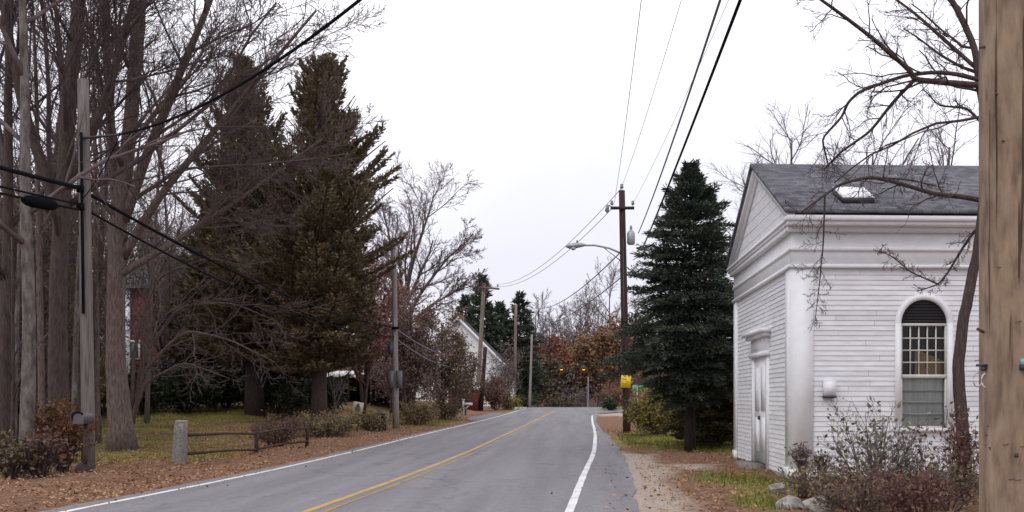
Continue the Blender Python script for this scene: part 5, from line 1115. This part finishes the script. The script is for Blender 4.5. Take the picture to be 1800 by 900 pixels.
m_ = MB(); m_.box((.34, -.02, .88), (.55, .2, .17)); m_.build('box', WHITE, mw)

# ------------------------------------------------------------------ sky, sun, camera
w = bpy.data.worlds.new('World'); SC.world = w; w.use_nodes = True; nt = w.node_tree
bg = nt.nodes['Background']; bg.inputs['Strength'].default_value = .1
sky = nt.nodes.new('ShaderNodeTexSky'); sky.sky_type = 'NISHITA'; sky.sun_disc = False; sky.sun_elevation = R(48); sky.sun_rotation = R(220)
tc = nt.nodes.new('ShaderNodeTexCoord'); sp_ = nt.nodes.new('ShaderNodeSeparateXYZ'); nt.links.new(tc.outputs['Generated'], sp_.inputs[0])
cr = nt.nodes.new('ShaderNodeValToRGB'); e = cr.color_ramp.elements
e[0].position = 0.0; e[0].color = (7.9, 7.7, 8.6, 1); e[1].position = .42; e[1].color = (12.5, 12.4, 13.0, 1)
x_ = e.new(.14); x_.color = (8.7, 8.6, 9.4, 1)
nt.links.new(sp_.outputs['Z'], cr.inputs[0])
cn = nt.nodes.new('ShaderNodeTexNoise'); cn.inputs['Scale'].default_value = 2.2; cn.inputs['Detail'].default_value = 5; nt.links.new(tc.outputs['Generated'], cn.inputs['Vector'])
crn = nt.nodes.new('ShaderNodeValToRGB'); crn.color_ramp.elements[0].position = .3; crn.color_ramp.elements[0].color = (.90, .90, .92, 1); crn.color_ramp.elements[1].position = .7; crn.color_ramp.elements[1].color = (1.06, 1.06, 1.06, 1); nt.links.new(cn.outputs['Fac'], crn.inputs[0])
mu = nt.nodes.new('ShaderNodeMix'); mu.data_type = 'RGBA'; mu.blend_type = 'MULTIPLY'; mu.inputs['Factor'].default_value = 1; nt.links.new(cr.outputs[0], mu.inputs[6]); nt.links.new(crn.outputs[0], mu.inputs[7])
mx = nt.nodes.new('ShaderNodeMix'); mx.data_type = 'RGBA'; mx.inputs['Factor'].default_value = .92; nt.links.new(sky.outputs[0], mx.inputs[6]); nt.links.new(mu.outputs[2], mx.inputs[7]); nt.links.new(mx.outputs[2], bg.inputs['Color'])
ld = bpy.data.lights.new('Sun', 'SUN'); ld.energy = .6; ld.angle = R(25); ld.color = (1, .97, .93); lo = bpy.data.objects.new('Sun', ld); COL.objects.link(lo); lo.rotation_euler = (R(42), 0, R(-40)); lo.location = (0, -20, 40)
cd = bpy.data.cameras.new('Camera'); cd.sensor_width = 36; cd.lens = F_PX / 1800 * 36; cd.shift_x = -(CX - 900) / 1800; cd.shift_y = (CY - 450) / 1800; cd.clip_end = 4000; cd.clip_start = .05
co = bpy.data.objects.new('Camera', cd); COL.objects.link(co); co.location = (0, 0, HC); co.rotation_euler = (R(90), 0, 0); SC.camera = co
SC.view_settings.view_transform = 'Standard'; SC.view_settings.look = 'None'; SC.view_settings.exposure = .2; SC.view_settings.gamma = 1
SC.render.resolution_x = 1024; SC.render.resolution_y = 512
